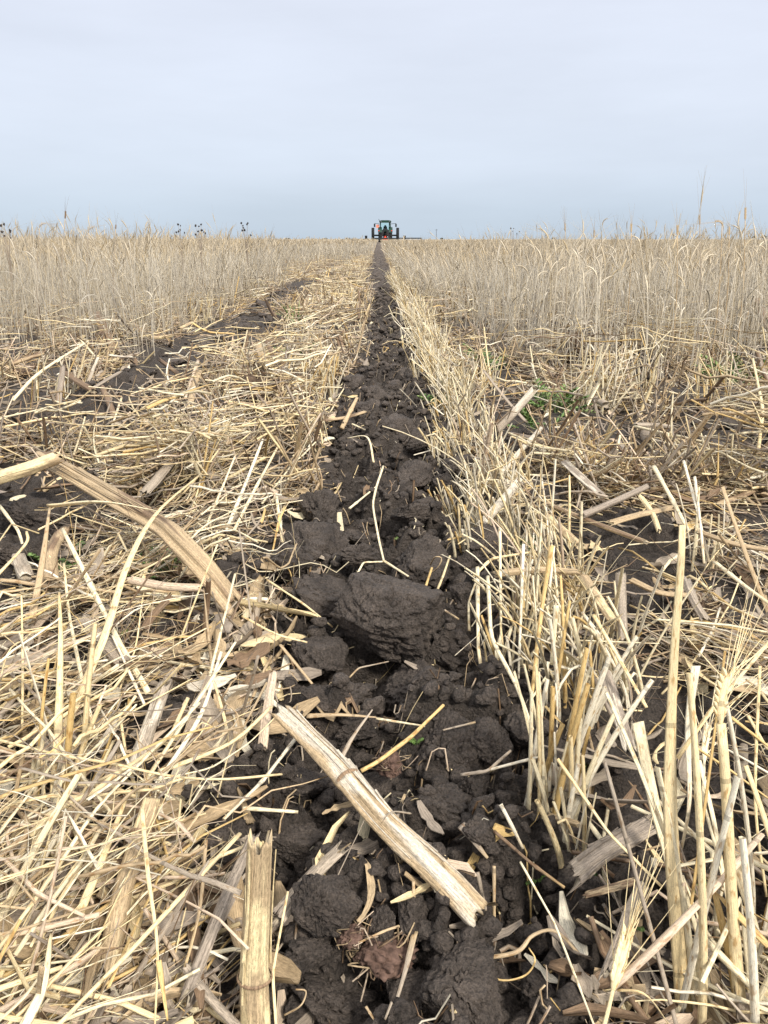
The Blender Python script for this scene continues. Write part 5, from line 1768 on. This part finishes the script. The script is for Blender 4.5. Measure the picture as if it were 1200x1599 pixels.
def eared_stem(pts, w, label, ear_len, ear_w, earkey, key='tan', awns=10, awn=.06, seed=0, fan=.2, ear_bend=0.0, mat=None):
    """a stem that stands out singly: stem > ear > awns"""
    r = np.random.default_rng(seed + 8000)
    path = hero_path(pts, 12)
    r0 = w * .5 * depth_of(path[-1]) / FPX
    o = empty('cereal_plant', tuple(path[0]), label, 'cereal stem', GCER)
    _used[label] = 1
    base = path[0].copy()
    path = path - base
    m = mat or M_CEREAL
    A = Acc()
    c = np.array(TINT[key])
    A.add(*tubes(path[None], (r0 * np.linspace(1.15, .8, 12))[None], 7, np.array([.75]), None, (c[None] * np.linspace(.85, 1, 12)[:, None])[None], True, seed))
    link('stem', A.mesh('stem', m), o)
    d = path[-1] - path[-2]
    d /= np.linalg.norm(d)
    pts_ = [path[-1]]
    for q in range(1, 9):
        dd = d + np.array([ear_bend * q / 8, 0, -abs(ear_bend) * q / 8])
        dd /= np.linalg.norm(dd)
        pts_.append(pts_[-1] + dd * ear_len / 8)
    E = np.array(pts_)
    ew = ear_w * np.array([.4, .8, 1, .85, 1, .85, .9, .65, .2])
    B = Acc()
    ce = np.array(TINT[earkey])
    B.add(*tubes(E[None], ew[None], 9, np.array([.7]), None, np.ones((1, 9, 3)) * ce, False, seed))
    ear = link('ear', B.mesh('ear', m), o)
    # plump kernels in two rows
    for sgn in (-1, 1):
        k = np.arange(1, 8)
        side = np.cross(d, [0, 1, 0]); side /= np.linalg.norm(side) + 1e-9
        st = E[k] + sgn * side * ear_w * .55
        en = st + (d + sgn * side * .35) * ear_len / 6
        B2 = Acc()
        mids = (st + en) / 2
        B2.add(*tubes(np.stack([st, mids, en], 1), np.tile(ear_w * np.array([.3, .5, .1]), (7, 1)), 6, np.ones(7), None, np.ones((7, 3, 3)) * ce * 1.08, False, seed))
        link('kernel_row', B2.mesh('kernel_row', m), ear)
    if awns:
        dd = (E[-1] - E[-3]); dd /= np.linalg.norm(dd)
        dn = dd[None] + r.normal(0, fan, (awns, 3))
        st = E[r.integers(1, 9, awns)]
        B3 = Acc()
        B3.add(*tubes(np.stack([st, st + dn * awn * .5, st + dn * awn], 1), np.tile(min(r0, .0011) * np.array([.3, .24, .1]), (awns, 1)), 4, np.ones(awns), None, np.ones((awns, 3, 3)) * ce * 1.05, False, seed))
        link('awns', B3.mesh('awns', m), ear)
    return o


def horizon_ear(px0, py_top, lean_px, Y, label, dark=False, awns=5, bend=0., seed=0, ear=.03, awn=.06, key='greytan'):
    b = at_y(px0, 500, Y); b.z = 0
    top = at_y(px0 + lean_px, py_top, Y)
    midp = b.lerp(top, .55); midp.x = b.x + (top.x - b.x) * .35
    P = [project(v) for v in (b, midp, top)]
    pts = [(P[0][0], P[0][1], 0, Y), (P[1][0], P[1][1], 0, Y), (P[2][0], P[2][1], 0, Y)]
    eared_stem(pts, 1.7, label, ear * .85, .0021, 'brown' if dark else key, key, awns, awn, seed, .16, bend)


horizon_ear(96, 342, 6, 2.9, 'tall lone dark eared stem standing above the horizon at left', dark=True, awns=3, seed=1, ear=.032)
horizon_ear(58, 356, 4, 2.9, 'pale nodding eared stem right of the round dark seed head', bend=1.1, seed=2, ear=.04)
horizon_ear(138, 364, 0, 3.0, 'pale eared stem pointing right between the lone ear and the thicker stand', bend=.9, seed=3, ear=.045)
horizon_ear(178, 358, 3, 3.2, 'small dark eared stem above the left stand', dark=True, awns=2, seed=4, ear=.02)
horizon_ear(885, 362, -2, 2.6, 'short bearded stem above the horizon left of centre right stand', awns=6, seed=5)
horizon_ear(925, 372, 3, 2.6, 'thin bearded stem right of the short bearded one', awns=4, seed=6)
horizon_ear(982, 364, 4, 2.6, 'leaning plump eared stem against the sky in the right stand', awns=4, seed=7, ear=.034, key='tan')
horizon_ear(1058, 368, 0, 2.4, 'upright plump eared stem right of the leaning plump one', awns=4, seed=8, ear=.036, key='tan')
horizon_ear(1096, 352, -3, 2.4, 'tall bearded stem with long awn against the sky', awns=3, awn=.1, seed=9, ear=.036)
horizon_ear(1122, 352, 6, 2.4, 'bent-over eared stem hooking left against the sky', bend=-1.3, awns=3, awn=.08, seed=10, ear=.034, key='tan')
horizon_ear(1160, 345, 4, 2.4, 'tallest leaning eared stem near the right edge', awns=2, awn=.1, seed=11, ear=.044, key='tan')
horizon_ear(1136, 368, 3, 2.5, 'short pale eared stem under the bent-over one', awns=3, seed=12, key='tan')
# the near ears at lower right
eared_stem([(1162, 1645, 0, .262), (1144, 1420, 0, .285), (1134, 1229, 0, .30), (1126, 1130, 0, .31)], 19, 'bearded bent ear on a broad pale stem at right', .028, .0024, 'pale', 'pale', 20, .042, 41, .38, .5, M_STRAW)
eared_stem([(925, 1660, .03), (944, 1600, .04), (958, 1545, .05)], 7, 'small bearded ear at the bottom edge before the pinkish straw', .028, .003, 'pale', 'pale', 14, .045, 42, .2, 0, M_STRAW)
eared_stem([(1120, 1330, .06), (1100, 1250, .08), (1100, 1190, .09)], 5, 'spread fan of fine awns behind the bearded bent ear', .03, .0018, 'cream', 'cream', 22, .045, 43, .5, .2, M_STRAW)


# ------------------------------------------------------------------ dark-headed weeds on the left skyline
def seed_weed(px, ytop, Y, n, label, seed, size=.006):
    size *= .72
    n += 4
    r = np.random.default_rng(seed)
    b = at_y(px, 480, Y); b.z = 0
    top = at_y(px, ytop, Y)
    o = empty('seed_weed', b, label, 'weed', 'dark seeded weeds on the skyline')
    _used[label] = 1
    h = top.z
    for k in range(n):
        a = r.uniform(0, 6.28)
        e = np.array([math.cos(a) * r.uniform(.006, .03), math.sin(a) * .02, h * r.uniform(.86, 1.03)])
        P = spline([(0, 0, h * .55 if k else 0), (e[0] * .3, e[1] * .3, h * .8), tuple(e)], 7)
        A = Acc()
        A.add(*tubes(P[None], (np.linspace(.0012, .0006, 7))[None], 4, None, None, np.ones((1, 7, 3)) * np.array(TINT['grey'])))
        st = link('branch' if k else 'stem', A.mesh('stem', M_CEREAL), o)
        V, F = clod_shape(7000 + seed * 10 + k, 2, 8, 8, .2, .1, (1, 1, 1.2))
        link('seed_head', raw_mesh('seed_head', V * size * r.uniform(.7, 1.2) + e, F, None, None, M_SEED), st)


seed_weed(27, 350, 2.9, 7, 'round dark seed head weed at the left edge against the sky', 1, .0055)
seed_weed(292, 352, 3.9, 3, 'small dark seed head weed left of the taller skyline weed', 2, .006)
seed_weed(321, 350, 3.9, 5, 'taller narrow dark seed head weed on the left skyline', 3, .006)
seed_weed(391, 352, 4.4, 4, 'dark seed head weed nearest the tractor on the left skyline', 4, .007)
seed_weed(798, 358, 5.0, 2, 'tiny dark seed head weed on the skyline right of the tractor', 5, .005)


# ------------------------------------------------------------------ green weeds
GWEED = 'green weeds sprouting through the straw'
GREENS = [(.12, .20, .05), (.16, .25, .075), (.22, .29, .10), (.09, .16, .045)]


def weed(px, py, n, h, spread, label, seed, wid=.0016, feather=True):
    if n >= 6:
        h *= 1.7
        spread *= 1.3
        wid *= 1.35
    r = np.random.default_rng(seed)
    p = at_z(px, py, .01)
    o = empty('green_weed', (p.x, p.y, float(ground_z(p.x, p.y))), label, 'weed', GWEED)
    _used[label] = 1
    for i in range(n):
        a = r.uniform(0, 6.28)
        l = h * r.uniform(.5, 1.1)
        el = r.uniform(.35, 1.3)
        d = np.array([math.cos(a) * math.cos(el), math.sin(a) * math.cos(el), math.sin(el)])
        b = np.array([math.cos(a), math.sin(a), 0]) * spread * r.random()
        P = np.array([b + d * l * t + np.array([0, 0, -.3 * l * t * t]) for t in np.linspace(0, 1, 6)])
        c = np.array(GREENS[r.integers(4)])
        A = Acc()
        A.add(*tubes(P[None], (wid * np.array([.4, .5, .5, .45, .35, .1]))[None] * (.7 if feather else 2), 4, np.array([.5 if feather else .15]), np.array([r.uniform(-1, 1)]), np.ones((1, 6, 3)) * c))
        if feather:
            # lobed leaflets along the rib
            for q in range(1, 6):
                for sg in (-1, 1):
                    sd = np.cross(d, [0, 0, 1.]); sd /= np.linalg.norm(sd) + 1e-9
                    e = P[q] + (sg * sd + d * .8) * l * .28 * (1 - .12 * q)
                    md = (P[q] + e) / 2 + np.array([0, 0, .002])
                    A.add(*tubes(np.array([P[q], md, e])[None], (wid * np.array([.5, 1.5, .2]))[None], 4, np.array([.15]), None, np.ones((1, 3, 3)) * c * r.uniform(.9, 1.25)))
        link('leaf', A.mesh('leaf', M_GREEN), o)
    return o


weed(90, 888, 8, .035, .012, 'green weed mat with lobed leaves left of the arching straw', 1, .0022)
weed(75, 930, 5, .025, .01, 'small green sprig below the left green weed', 2, .0016)
weed(240, 898, 10, .03, .02, 'fine green weed under the folded brown cornstalk', 3, .0012)
weed(285, 895, 7, .025, .015, 'fine green sprig right of the fine green weed', 4, .0011)
weed(180, 985, 4, .02, .01, 'tiny green sprig under the arching straw foot', 5, .0012)
weed(868, 640, 16, .06, .035, 'feathery green weed in the straw right of the furrow', 6, .0026)
weed(835, 662, 10, .05, .03, 'lower green sprig left of the feathery green weed', 7, .002)
weed(762, 572, 14, .07, .03, 'green weed clump behind the bright furrow wall tufts', 8, .0024)
weed(690, 632, 10, .05, .025, 'green sprig between the furrow and the bright tufts', 9, .0022)
weed(462, 500, 16, .10, .06, 'thin green grass tuft in the far left straw', 10, .0028, False)
weed(468, 550, 10, .06, .05, 'low green grass in front of the thin grass tuft', 11, .0024, False)
weed(842, 852, 6, .022, .01, 'small green sprig under the long brown splinter', 12, .0014)
weed(652, 1158, 3, .012, .002, 'tiny green seedling beside the short golden stem', 13, .0010)
weed(722, 1100, 3, .010, .002, 'tiny green seedling behind the overhanging clod', 14, .0008)
weed(922, 1218, 4, .012, .004, 'small green seedling right of the furrow edge tuft', 15, .0010)
weed(940, 1362, 4, .012, .003, 'tiny green seedling on the grey stalk slab', 16, .0009)
weed(843, 1342, 3, .010, .002, 'tiny green seedling at the foot of the short bent tuft', 17, .0008)
weed(1160, 590, 12, .08, .04, 'green weed at the right edge below the cereal', 18, .0026)
weed(1142, 598, 6, .06, .03, 'small green weed left of the right edge weed', 19, .0022)
weed(1075, 1395, 4, .016, .006, 'green blade scrap low between the tall right stems', 20, .0012)
weed(992, 1450, 4, .014, .006, 'tiny green sprig by the long grey stalk leaf', 21, .0009)
weed(632, 832, 4, .016, .008, 'faint green seedling in mid furrow right of the kinked straw', 22, .0010)


# ------------------------------------------------------------------ torn stumps and root balls
def root_ball(px, py, w, label, seed, mat, strands=30, h=.7):
    r = np.random.default_rng(seed)
    p = at_z(px, py, .015)
    rad = w * .5 * depth_of(p) / FPX
    z = max(float(ground_z(p.x, p.y)), 0) + rad * .75
    p = at_z(px, py, z)
    o = empty('root_ball', (p.x, p.y, z), label, 'root ball', 'torn cornstalk root balls')
    _used[label] = 1
    V, F = clod_shape(seed, 5, 14, 6, .3, .2, (1, .9, h))
    link('root_mass', raw_mesh('root_mass', V * rad, F, None, None, mat), o)
    A = Acc()
    for i in range(strands):
        d = r.normal(size=3); d[2] = abs(d[2]) * .6; d /= np.linalg.norm(d)
        a = d * rad * .75
        P = spline([tuple(a), tuple(a * 1.3 + r.normal(size=3) * rad * .25), tuple(a * 1.5 + r.normal(size=3) * rad * .5)], 6)
        A.add(*tubes(P[None], np.full((1, 6), rad * .035), 4, None, None, np.ones((1, 6, 3)) * np.array(TINT[('tan', 'brown', 'pink')[i % 3]]) * .8))
    link('rootlets', A.mesh('rootlets', M_STALK), o)
    return o


root_ball(588, 1492, 84, 'reddish crumbly root ball in the bottom part of the furrow', 31, M_ROOT, 34)
root_ball(548, 1462, 50, 'smaller russet root lump left of the reddish root ball', 35, M_ROOT, 16)
root_ball(612, 1196, 44, 'small reddish root knot under the short golden stem', 32, M_ROOT, 18)
M_STUMP = mat_plain('stump_bark', (0.10, 0.068, 0.045), .9, 0, .2, .5, 160)
root_ball(424, 632, 72, 'torn brown root stump left of the furrow', 33, M_STUMP, 40, 1.2)
root_ball(898, 548, 60, 'dark root stump under the two prongs in the right straw', 34, M_STUMP, 26, .9)
root_ball(300, 990, 46, 'brown rooty knot under the foot of the folded cornstalk', 36, M_STUMP, 26, .6)
root_ball(1100, 955, 60, 'brown fibrous root clump in the right straw', 37, M_STUMP, 40, .7)


# ------------------------------------------------------------------ the tractor
M_TGREEN = mat_plain('dark_green_paint', (.008, .042, .026), .35, 0, .5, .12, 2)
M_TYRE = mat_plain('tyre_rubber', (.022, .022, .024), .85, 0, .3, .25, 5)
M_BLACK = mat_plain('black_trim', (.02, .022, .025), .6, 0, .4, .2, 5)
M_RIM = mat_plain('yellow_rim', (.55, .42, .04), .45, 0, .5, .1, 4)
M_GREY = mat_plain('grey_steel', (.16, .17, .18), .5, .6, .5, .15, 4)
M_RED = mat_plain('red_reflector', (.75, .06, .03), .4, 0, .5, .08, 4)
M_ORANGE = mat_plain('orange_sign', (.95, .30, .18), .5, 0, .5, .05, 4)
M_GLASS, _nt, _b = mat_new('cab_glass')
_b.inputs['Base Color'].default_value = (.86, .98, .97, 1)
_b.inputs['Roughness'].default_value = .03
_b.inputs['Transmission Weight'].default_value = 1.0
_b.inputs['IOR'].default_value = 1.05


def bmo(name, bm, m, parent=None, bevel=0.0, smooth=False, **kw):
    if bevel:
        bmesh.ops.bevel(bm, geom=[e for e in bm.edges if len(e.link_faces) == 2 and e.calc_face_angle(0) > .5], offset=bevel, segments=2, affect='EDGES')
    bmesh.ops.recalc_face_normals(bm, faces=bm.faces)
    me = bpy.data.meshes.new(name)
    bm.to_mesh(me)
    bm.free()
    for p_ in me.polygons:
        p_.use_smooth = smooth
    me.materials.append(m)
    return link(name, me, parent, **kw)


def box(bm, c, s, rot=None):
    mtx = Matrix.Translation(c)
    if rot is not None:
        mtx = mtx @ rot
    bmesh.ops.create_cube(bm, size=1, matrix=mtx @ Matrix.Diagonal((*s, 1)))


def cyl(bm, a, b, r1, r2=None, seg=12):
    a, b = Vector(a), Vector(b)
    d = b - a
    q = d.to_track_quat('Z', 'Y').to_matrix().to_4x4()
    bmesh.ops.create_cone(bm, cap_ends=True, segments=seg, radius1=r1, radius2=r1 if r2 is None else r2, depth=d.length, matrix=Matrix.Translation((a + b) / 2) @ q)


def prism(bm, outline, y0, y1):
    """(x,z) outline pushed from y0 to y1"""
    a = [bm.verts.new((x, y0, z)) for x, z in outline]
    b = [bm.verts.new((x, y1, z)) for x, z in outline]
    bm.faces.new(a)
    bm.faces.new(list(reversed(b)))
    n = len(a)
    for i in range(n):
        bm.faces.new((a[i], b[i], b[(i + 1) % n], a[(i + 1) % n]))


def wheel(parent, x, y, rad, wid):
    bm = bmesh.new()
    prof = [(-.5, .62), (-.5, .86), (-.42, .95), (-.2, .985), (.2, .985), (.42, .95), (.5, .86), (.5, .62)]
    seg = 40
    rings = []
    for i in range(seg):
        a = 2 * math.pi * i / seg
        rings.append([bm.verts.new((x + u * wid, y + math.sin(a) * v * rad, rad + math.cos(a) * v * rad)) for u, v in prof])
    for i in range(seg):
        r1_, r2_ = rings[i], rings[(i + 1) % seg]
        for k in range(len(prof)):
            k2 = (k + 1) % len(prof)
            bm.faces.new((r1_[k], r1_[k2], r2_[k2], r2_[k]))
    for i in range(22):                                   # chevron lugs
        a = 2 * math.pi * i / 22
        for sg in (-1, 1):
            aa = a + (.07 if sg > 0 else -.07)
            rot = Matrix.Rotation(-aa, 4, 'X') @ Matrix.Rotation(sg * .6, 4, 'Z')
            c = Vector((x + sg * wid * .24, y + math.sin(aa) * rad * .985, rad + math.cos(aa) * rad * .985))
            box(bm, c, (wid * .52, .07, .09), rot)
    t = bmo('wheel', bm, M_TYRE, parent, smooth=False)
    bm = bmesh.new()
    cyl(bm, (x - wid * .30, y, rad), (x + wid * .30, y, rad), rad * .60, seg=28)
    cyl(bm, (x - wid * .42, y, rad), (x + wid * .42, y, rad), rad * .22, seg=16)
    bmo('rim', bm, M_RIM, t)
    return t


def build_tractor():
    Y0 = 113.0
    root = empty('tractor', (at_y(602, 374, Y0).x, Y0, 0), 'dark green tractor with dual rear wheels driving away at the end of the furrow', 'tractor')
    for x in (-.74, .74, -1.78, 1.78):
        wheel(root, x, 1.0, 1.0, .52 if abs(x) < 1 else .40)
    for x in (-.76, .76):
        wheel(root, x, 3.9, .72, .42)
    bm = bmesh.new()
    cyl(bm, (-1.95, 1.0, 1.0), (1.95, 1.0, 1.0), .11)
    box(bm, (0, 1.0, 1.02), (.62, .9, .62))
    bmo('rear_axle', bm, M_BLACK, root)
    bm = bmesh.new()
    box(bm, (0, 2.3, .95), (.55, 2.6, .5))
    bmo('chassis', bm, M_BLACK, root, .03)
    bm = bmesh.new()
    prism(bm, [(-.42, 1.1), (.42, 1.1), (.44, 1.62), (.34, 1.88), (-.34, 1.88), (-.44, 1.62)], 2.35, 4.6)
    bmo('bonnet', bm, M_TGREEN, root, .04)
    # cab: frame, glass, roof
    bm = bmesh.new()
    for (x, y, x2, y2) in ((-.80, .45, -.70, .62), (.80, .45, .70, .62), (-.74, 2.2, -.66, 2.05), (.74, 2.2, .66, 2.05)):
        cyl(bm, (x, y, 1.62), (x2, y2, 2.72), .055, seg=8)
    cyl(bm, (-.83, 1.3, 1.62), (-.70, 1.3, 2.72), .04, seg=8)
    cyl(bm, (.83, 1.3, 1.62), (.70, 1.3, 2.72), .04, seg=8)
    prism(bm, [(-.78, 1.5), (.78, 1.5), (.82, 1.72), (-.82, 1.72)], .42, 2.25)
    fr = bmo('cab_frame', bm, M_TGREEN, root, 0)
    bm = bmesh.new()
    prism(bm, [(-.76, 1.73), (.76, 1.73), (.68, 2.70), (-.68, 2.70)], .53, .545)
    bmo('rear_window', bm, M_GLASS, root)
    bm = bmesh.new()
    prism(bm, [(-.70, 1.73), (.70, 1.73), (.64, 2.70), (-.64, 2.70)], 2.10, 2.115)
    bmo('windscreen', bm, M_GLASS, root)
    bm = bmesh.new()
    prism(bm, [(-.82, 2.72), (.82, 2.72), (.88, 2.80), (.80, 2.96), (.5, 3.02), (-.5, 3.02), (-.80, 2.96), (-.88, 2.80)], .35, 2.35)
    rf = bmo('cab_roof', bm, M_TGREEN, root, .02)
    for x in (-.6, .6):
        bm = bmesh.new()
        box(bm, (x, .33, 2.86), (.22, .06, .1))
        bmo('work_lamp', bm, M_GREY, root, .01)
    bm = bmesh.new()
    cyl(bm, (-.83, 1.0, 2.95), (-.95, 1.0, 3.18), .035, seg=8)
    bmo('beacon_stem', bm, M_BLACK, root)
    bm = bmesh.new()
    box(bm, (0, 1.2, 1.86), (.52, .12, .7)); box(bm, (0, 1.35, 1.5), (.52, .5, .14)); cyl(bm, (0, 1.2, 2.2), (0, 1.2, 2.38), .14, seg=10)
    bmo('seat', bm, M_BLACK, root, .03)
    # fenders over the inner wheels
    for sg in (-1, 1):
        bm = bmesh.new()
        out = []
        for k in range(9):
            a = R(-70 + 17 * k)
            out.append((1.0 + math.sin(a) * 1.12, 1.0 + math.cos(a) * 1.12))
        inn = [(1.0 + (y - 1.0) * .96, 1.0 + (z - 1.0) * .96) for y, z in reversed(out)]
        ol = out + inn
        va = [bm.verts.new((sg * .50, y, z)) for y, z in ol]
        vb = [bm.verts.new((sg * 1.04, y, z)) for y, z in ol]
        n = len(ol)
        for i in range(n):
            bm.faces.new((va[i], vb[i], vb[(i + 1) % n], va[(i + 1) % n]))
        for vv in (va, vb):
            for i in range(8):
                bm.faces.new((vv[i], vv[i + 1], vv[n - 2 - i], vv[n - 1 - i]))
        fd = bmo('fender', bm, M_TGREEN, root)
        bm = bmesh.new()
        box(bm, (sg * .92, -.02, 1.62), (.18, .05, .12))
        bmo('tail_lamp', bm, M_RED, fd)
    # lift arms and drawbar tower at the back
    bm = bmesh.new()
    prism(bm, [(-.75, .55), (-.48, .55), (-.10, 1.66), (.10, 1.66), (.48, .55), (.75, .55), (.30, 1.9), (-.30, 1.9)], -.05, .12)
    box(bm, (0, .1, .62), (1.5, .14, .16))
    bmo('hitch_tower', bm, M_BLACK, root)
    # mirrors on their arms
    for sg in (-1, 1):
        bm = bmesh.new()
        cyl(bm, (sg * .74, 2.1, 2.55), (sg * 1.55, 2.0, 2.62), .03, seg=8)
        box(bm, (sg * 1.55, 1.97, 2.36), (.22, .07, .44))
        bmo('mirror', bm, M_BLACK, root)
    bm = bmesh.new()
    box(bm, (-1.10, .7, 2.22), (.42, .03, .42))
    bmo('marker_panel', bm, M_ORANGE, root, .005)
    # the slow vehicle triangle low at the back
    bm = bmesh.new()
    prism(bm, [(-.30, .32), (.30, .32), (.36, .40), (.06, .92), (-.06, .92), (-.36, .40)], -.12, -.10)
    tri = bmo('warning_triangle', bm, M_RED, root)
    bm = bmesh.new()
    prism(bm, [(-.20, .42), (.20, .42), (0, .78)], -.128, -.122)
    bmo('triangle_centre', bm, M_ORANGE, tri)
    bm = bmesh.new()
    cyl(bm, (.58, 2.6, 1.8), (.58, 2.6, 2.75), .06, seg=10)
    bmo('exhaust_pipe', bm, M_GREY, root)
    # the strip tillage bar it pulls
    bar = empty('tillage_bar', (root.location.x, 110.6, 0), 'long dark tillage toolbar hitched behind the tractor, wings low over the cereal', 'farm implement')
    bm = bmesh.new()
    box(bm, (0, 0, .56), (3.4, .2, .2)); box(bm, (0, .9, .52), (.16, 1.9, .14))
    bmo('main_beam', bm, M_BLACK, bar, .02)
    for sg in (-1, 1):
        bm = bmesh.new()
        box(bm, (sg * 3.4, .05, .60 if sg > 0 else .46), (3.3, .16, .15))
        w = bmo('wing', bm, M_BLACK, bar, .02)
        bm = bmesh.new()
        cyl(bm, (sg * 2.55, .5, .45), (sg * 2.85, .5, .45), .42, seg=20)
        box(bm, (sg * 2.7, .3, .84), (.34, .5, .22))
        bmo('gauge_wheel', bm, M_TYRE, bar)
        bm = bmesh.new()
        cyl(bm, (sg * 4.95, .2, .5), (sg * 5.1, .2, .5), .16, seg=14)
        bmo('end_disc', bm, M_BLACK, bar)
    for k in range(-6, 7):
        bm = bmesh.new()
        x = k * .76
        box(bm, (x, -.25, .36), (.08, .5, .12)); cyl(bm, (x - .02, -.55, .2), (x + .02, -.55, .2), .22, seg=16); box(bm, (x, -.2, .18), (.05, .1, .4))
        bmo('row_unit', bm, M_BLACK, bar)
    return root


build_tractor()

# ------------------------------------------------------------------ far horizon: pole and trees
M_BARK = mat_plain('bark', (.07, .055, .045), .9, 0, .2, .3, 3)
M_FOL = mat_plain('far_foliage', (.045, .06, .045), .8, 0, .2, .35, .6)


def far_tree(px, top, Y, wide, label, seed):
    r = np.random.default_rng(seed)
    b = at_y(px, 373.6, Y); b.z = 0
    h = at_y(px, top, Y).z
    o = empty('tree', b, label, 'tree', 'trees on the far horizon')
    _used[label] = 1
    bm = bmesh.new()
    cyl(bm, (0, 0, 0), (0, 0, h * .6), h * .035, h * .015, 8)
    for k in range(5):
        a = k * 1.3
        cyl(bm, (0, 0, h * (.3 + .06 * k)), (math.cos(a) * wide * .3, math.sin(a) * wide * .3, h * (.55 + .06 * k)), h * .014, h * .006, 6)
    bmo('trunk', bm, M_BARK, o)
    n = 900
    d = r.normal(size=(n, 3)); d /= np.linalg.norm(d, axis=1, keepdims=True)
    rr = r.random(n) ** .4
    lob = .6 + .6 * fbm3(d * 1.7 + seed, 2, seed)
    c = d * (rr * lob)[:, None] * np.array([wide / 2, wide / 2, h * .34]) + np.array([0, 0, h * .64])
    s = h * .05
    q = r.normal(size=(n, 4, 3)) * s
    V = (c[:, None] + q).reshape(-1, 3)
    link('crown', raw_mesh('crown', V, np.arange(n * 4).reshape(-1, 4), None, None, M_FOL), o)


far_tree(1178, 368.0, 1500, 9, 'left of two dark trees on the horizon at the right edge', 1)
far_tree(1192, 367.0, 1500, 11, 'right of two dark trees on the horizon at the right edge', 2)
far_tree(1066, 371.0, 1700, 8, 'small tree on the horizon among the right skyline ears', 3)
far_tree(864, 370.6, 1700, 7, 'small tree on the horizon left of the right skyline ears', 4)
far_tree(690, 371.2, 1800, 8, 'low tree on the horizon right of the utility pole', 5)
far_tree(543, 371.4, 1800, 8, 'low tree on the horizon left of the tractor', 6)
far_tree(508, 371.6, 1900, 14, 'wide low tree on the horizon further left of the tractor', 7)
far_tree(8, 370.8, 1700, 24, 'wide dark tree on the horizon at the left edge', 8)
far_tree(450, 371.5, 1800, 12, 'low tree on the horizon above the left stand', 9)


def utility_pole():
    Y = 560
    b = at_y(681.5, 373.5, Y); b.z = 0
    h = at_y(681.5, 357.5, Y).z
    o = empty('utility_pole', b, 'thin lone utility pole on the horizon right of the tractor', 'utility pole')
    bm = bmesh.new()
    cyl(bm, (0, 0, 0), (0, 0, h), .17, .12, 10)
    bmo('pole', bm, M_BARK, o)
    bm = bmesh.new()
    box(bm, (0, 0, h - .7), (1.9, .1, .12))
    for x in (-.85, -.4, .4, .85):
        cyl(bm, (x, 0, h - .62), (x, 0, h - .42), .05, seg=8)
    bmo('crossarm', bm, M_BARK, o)


utility_pole()
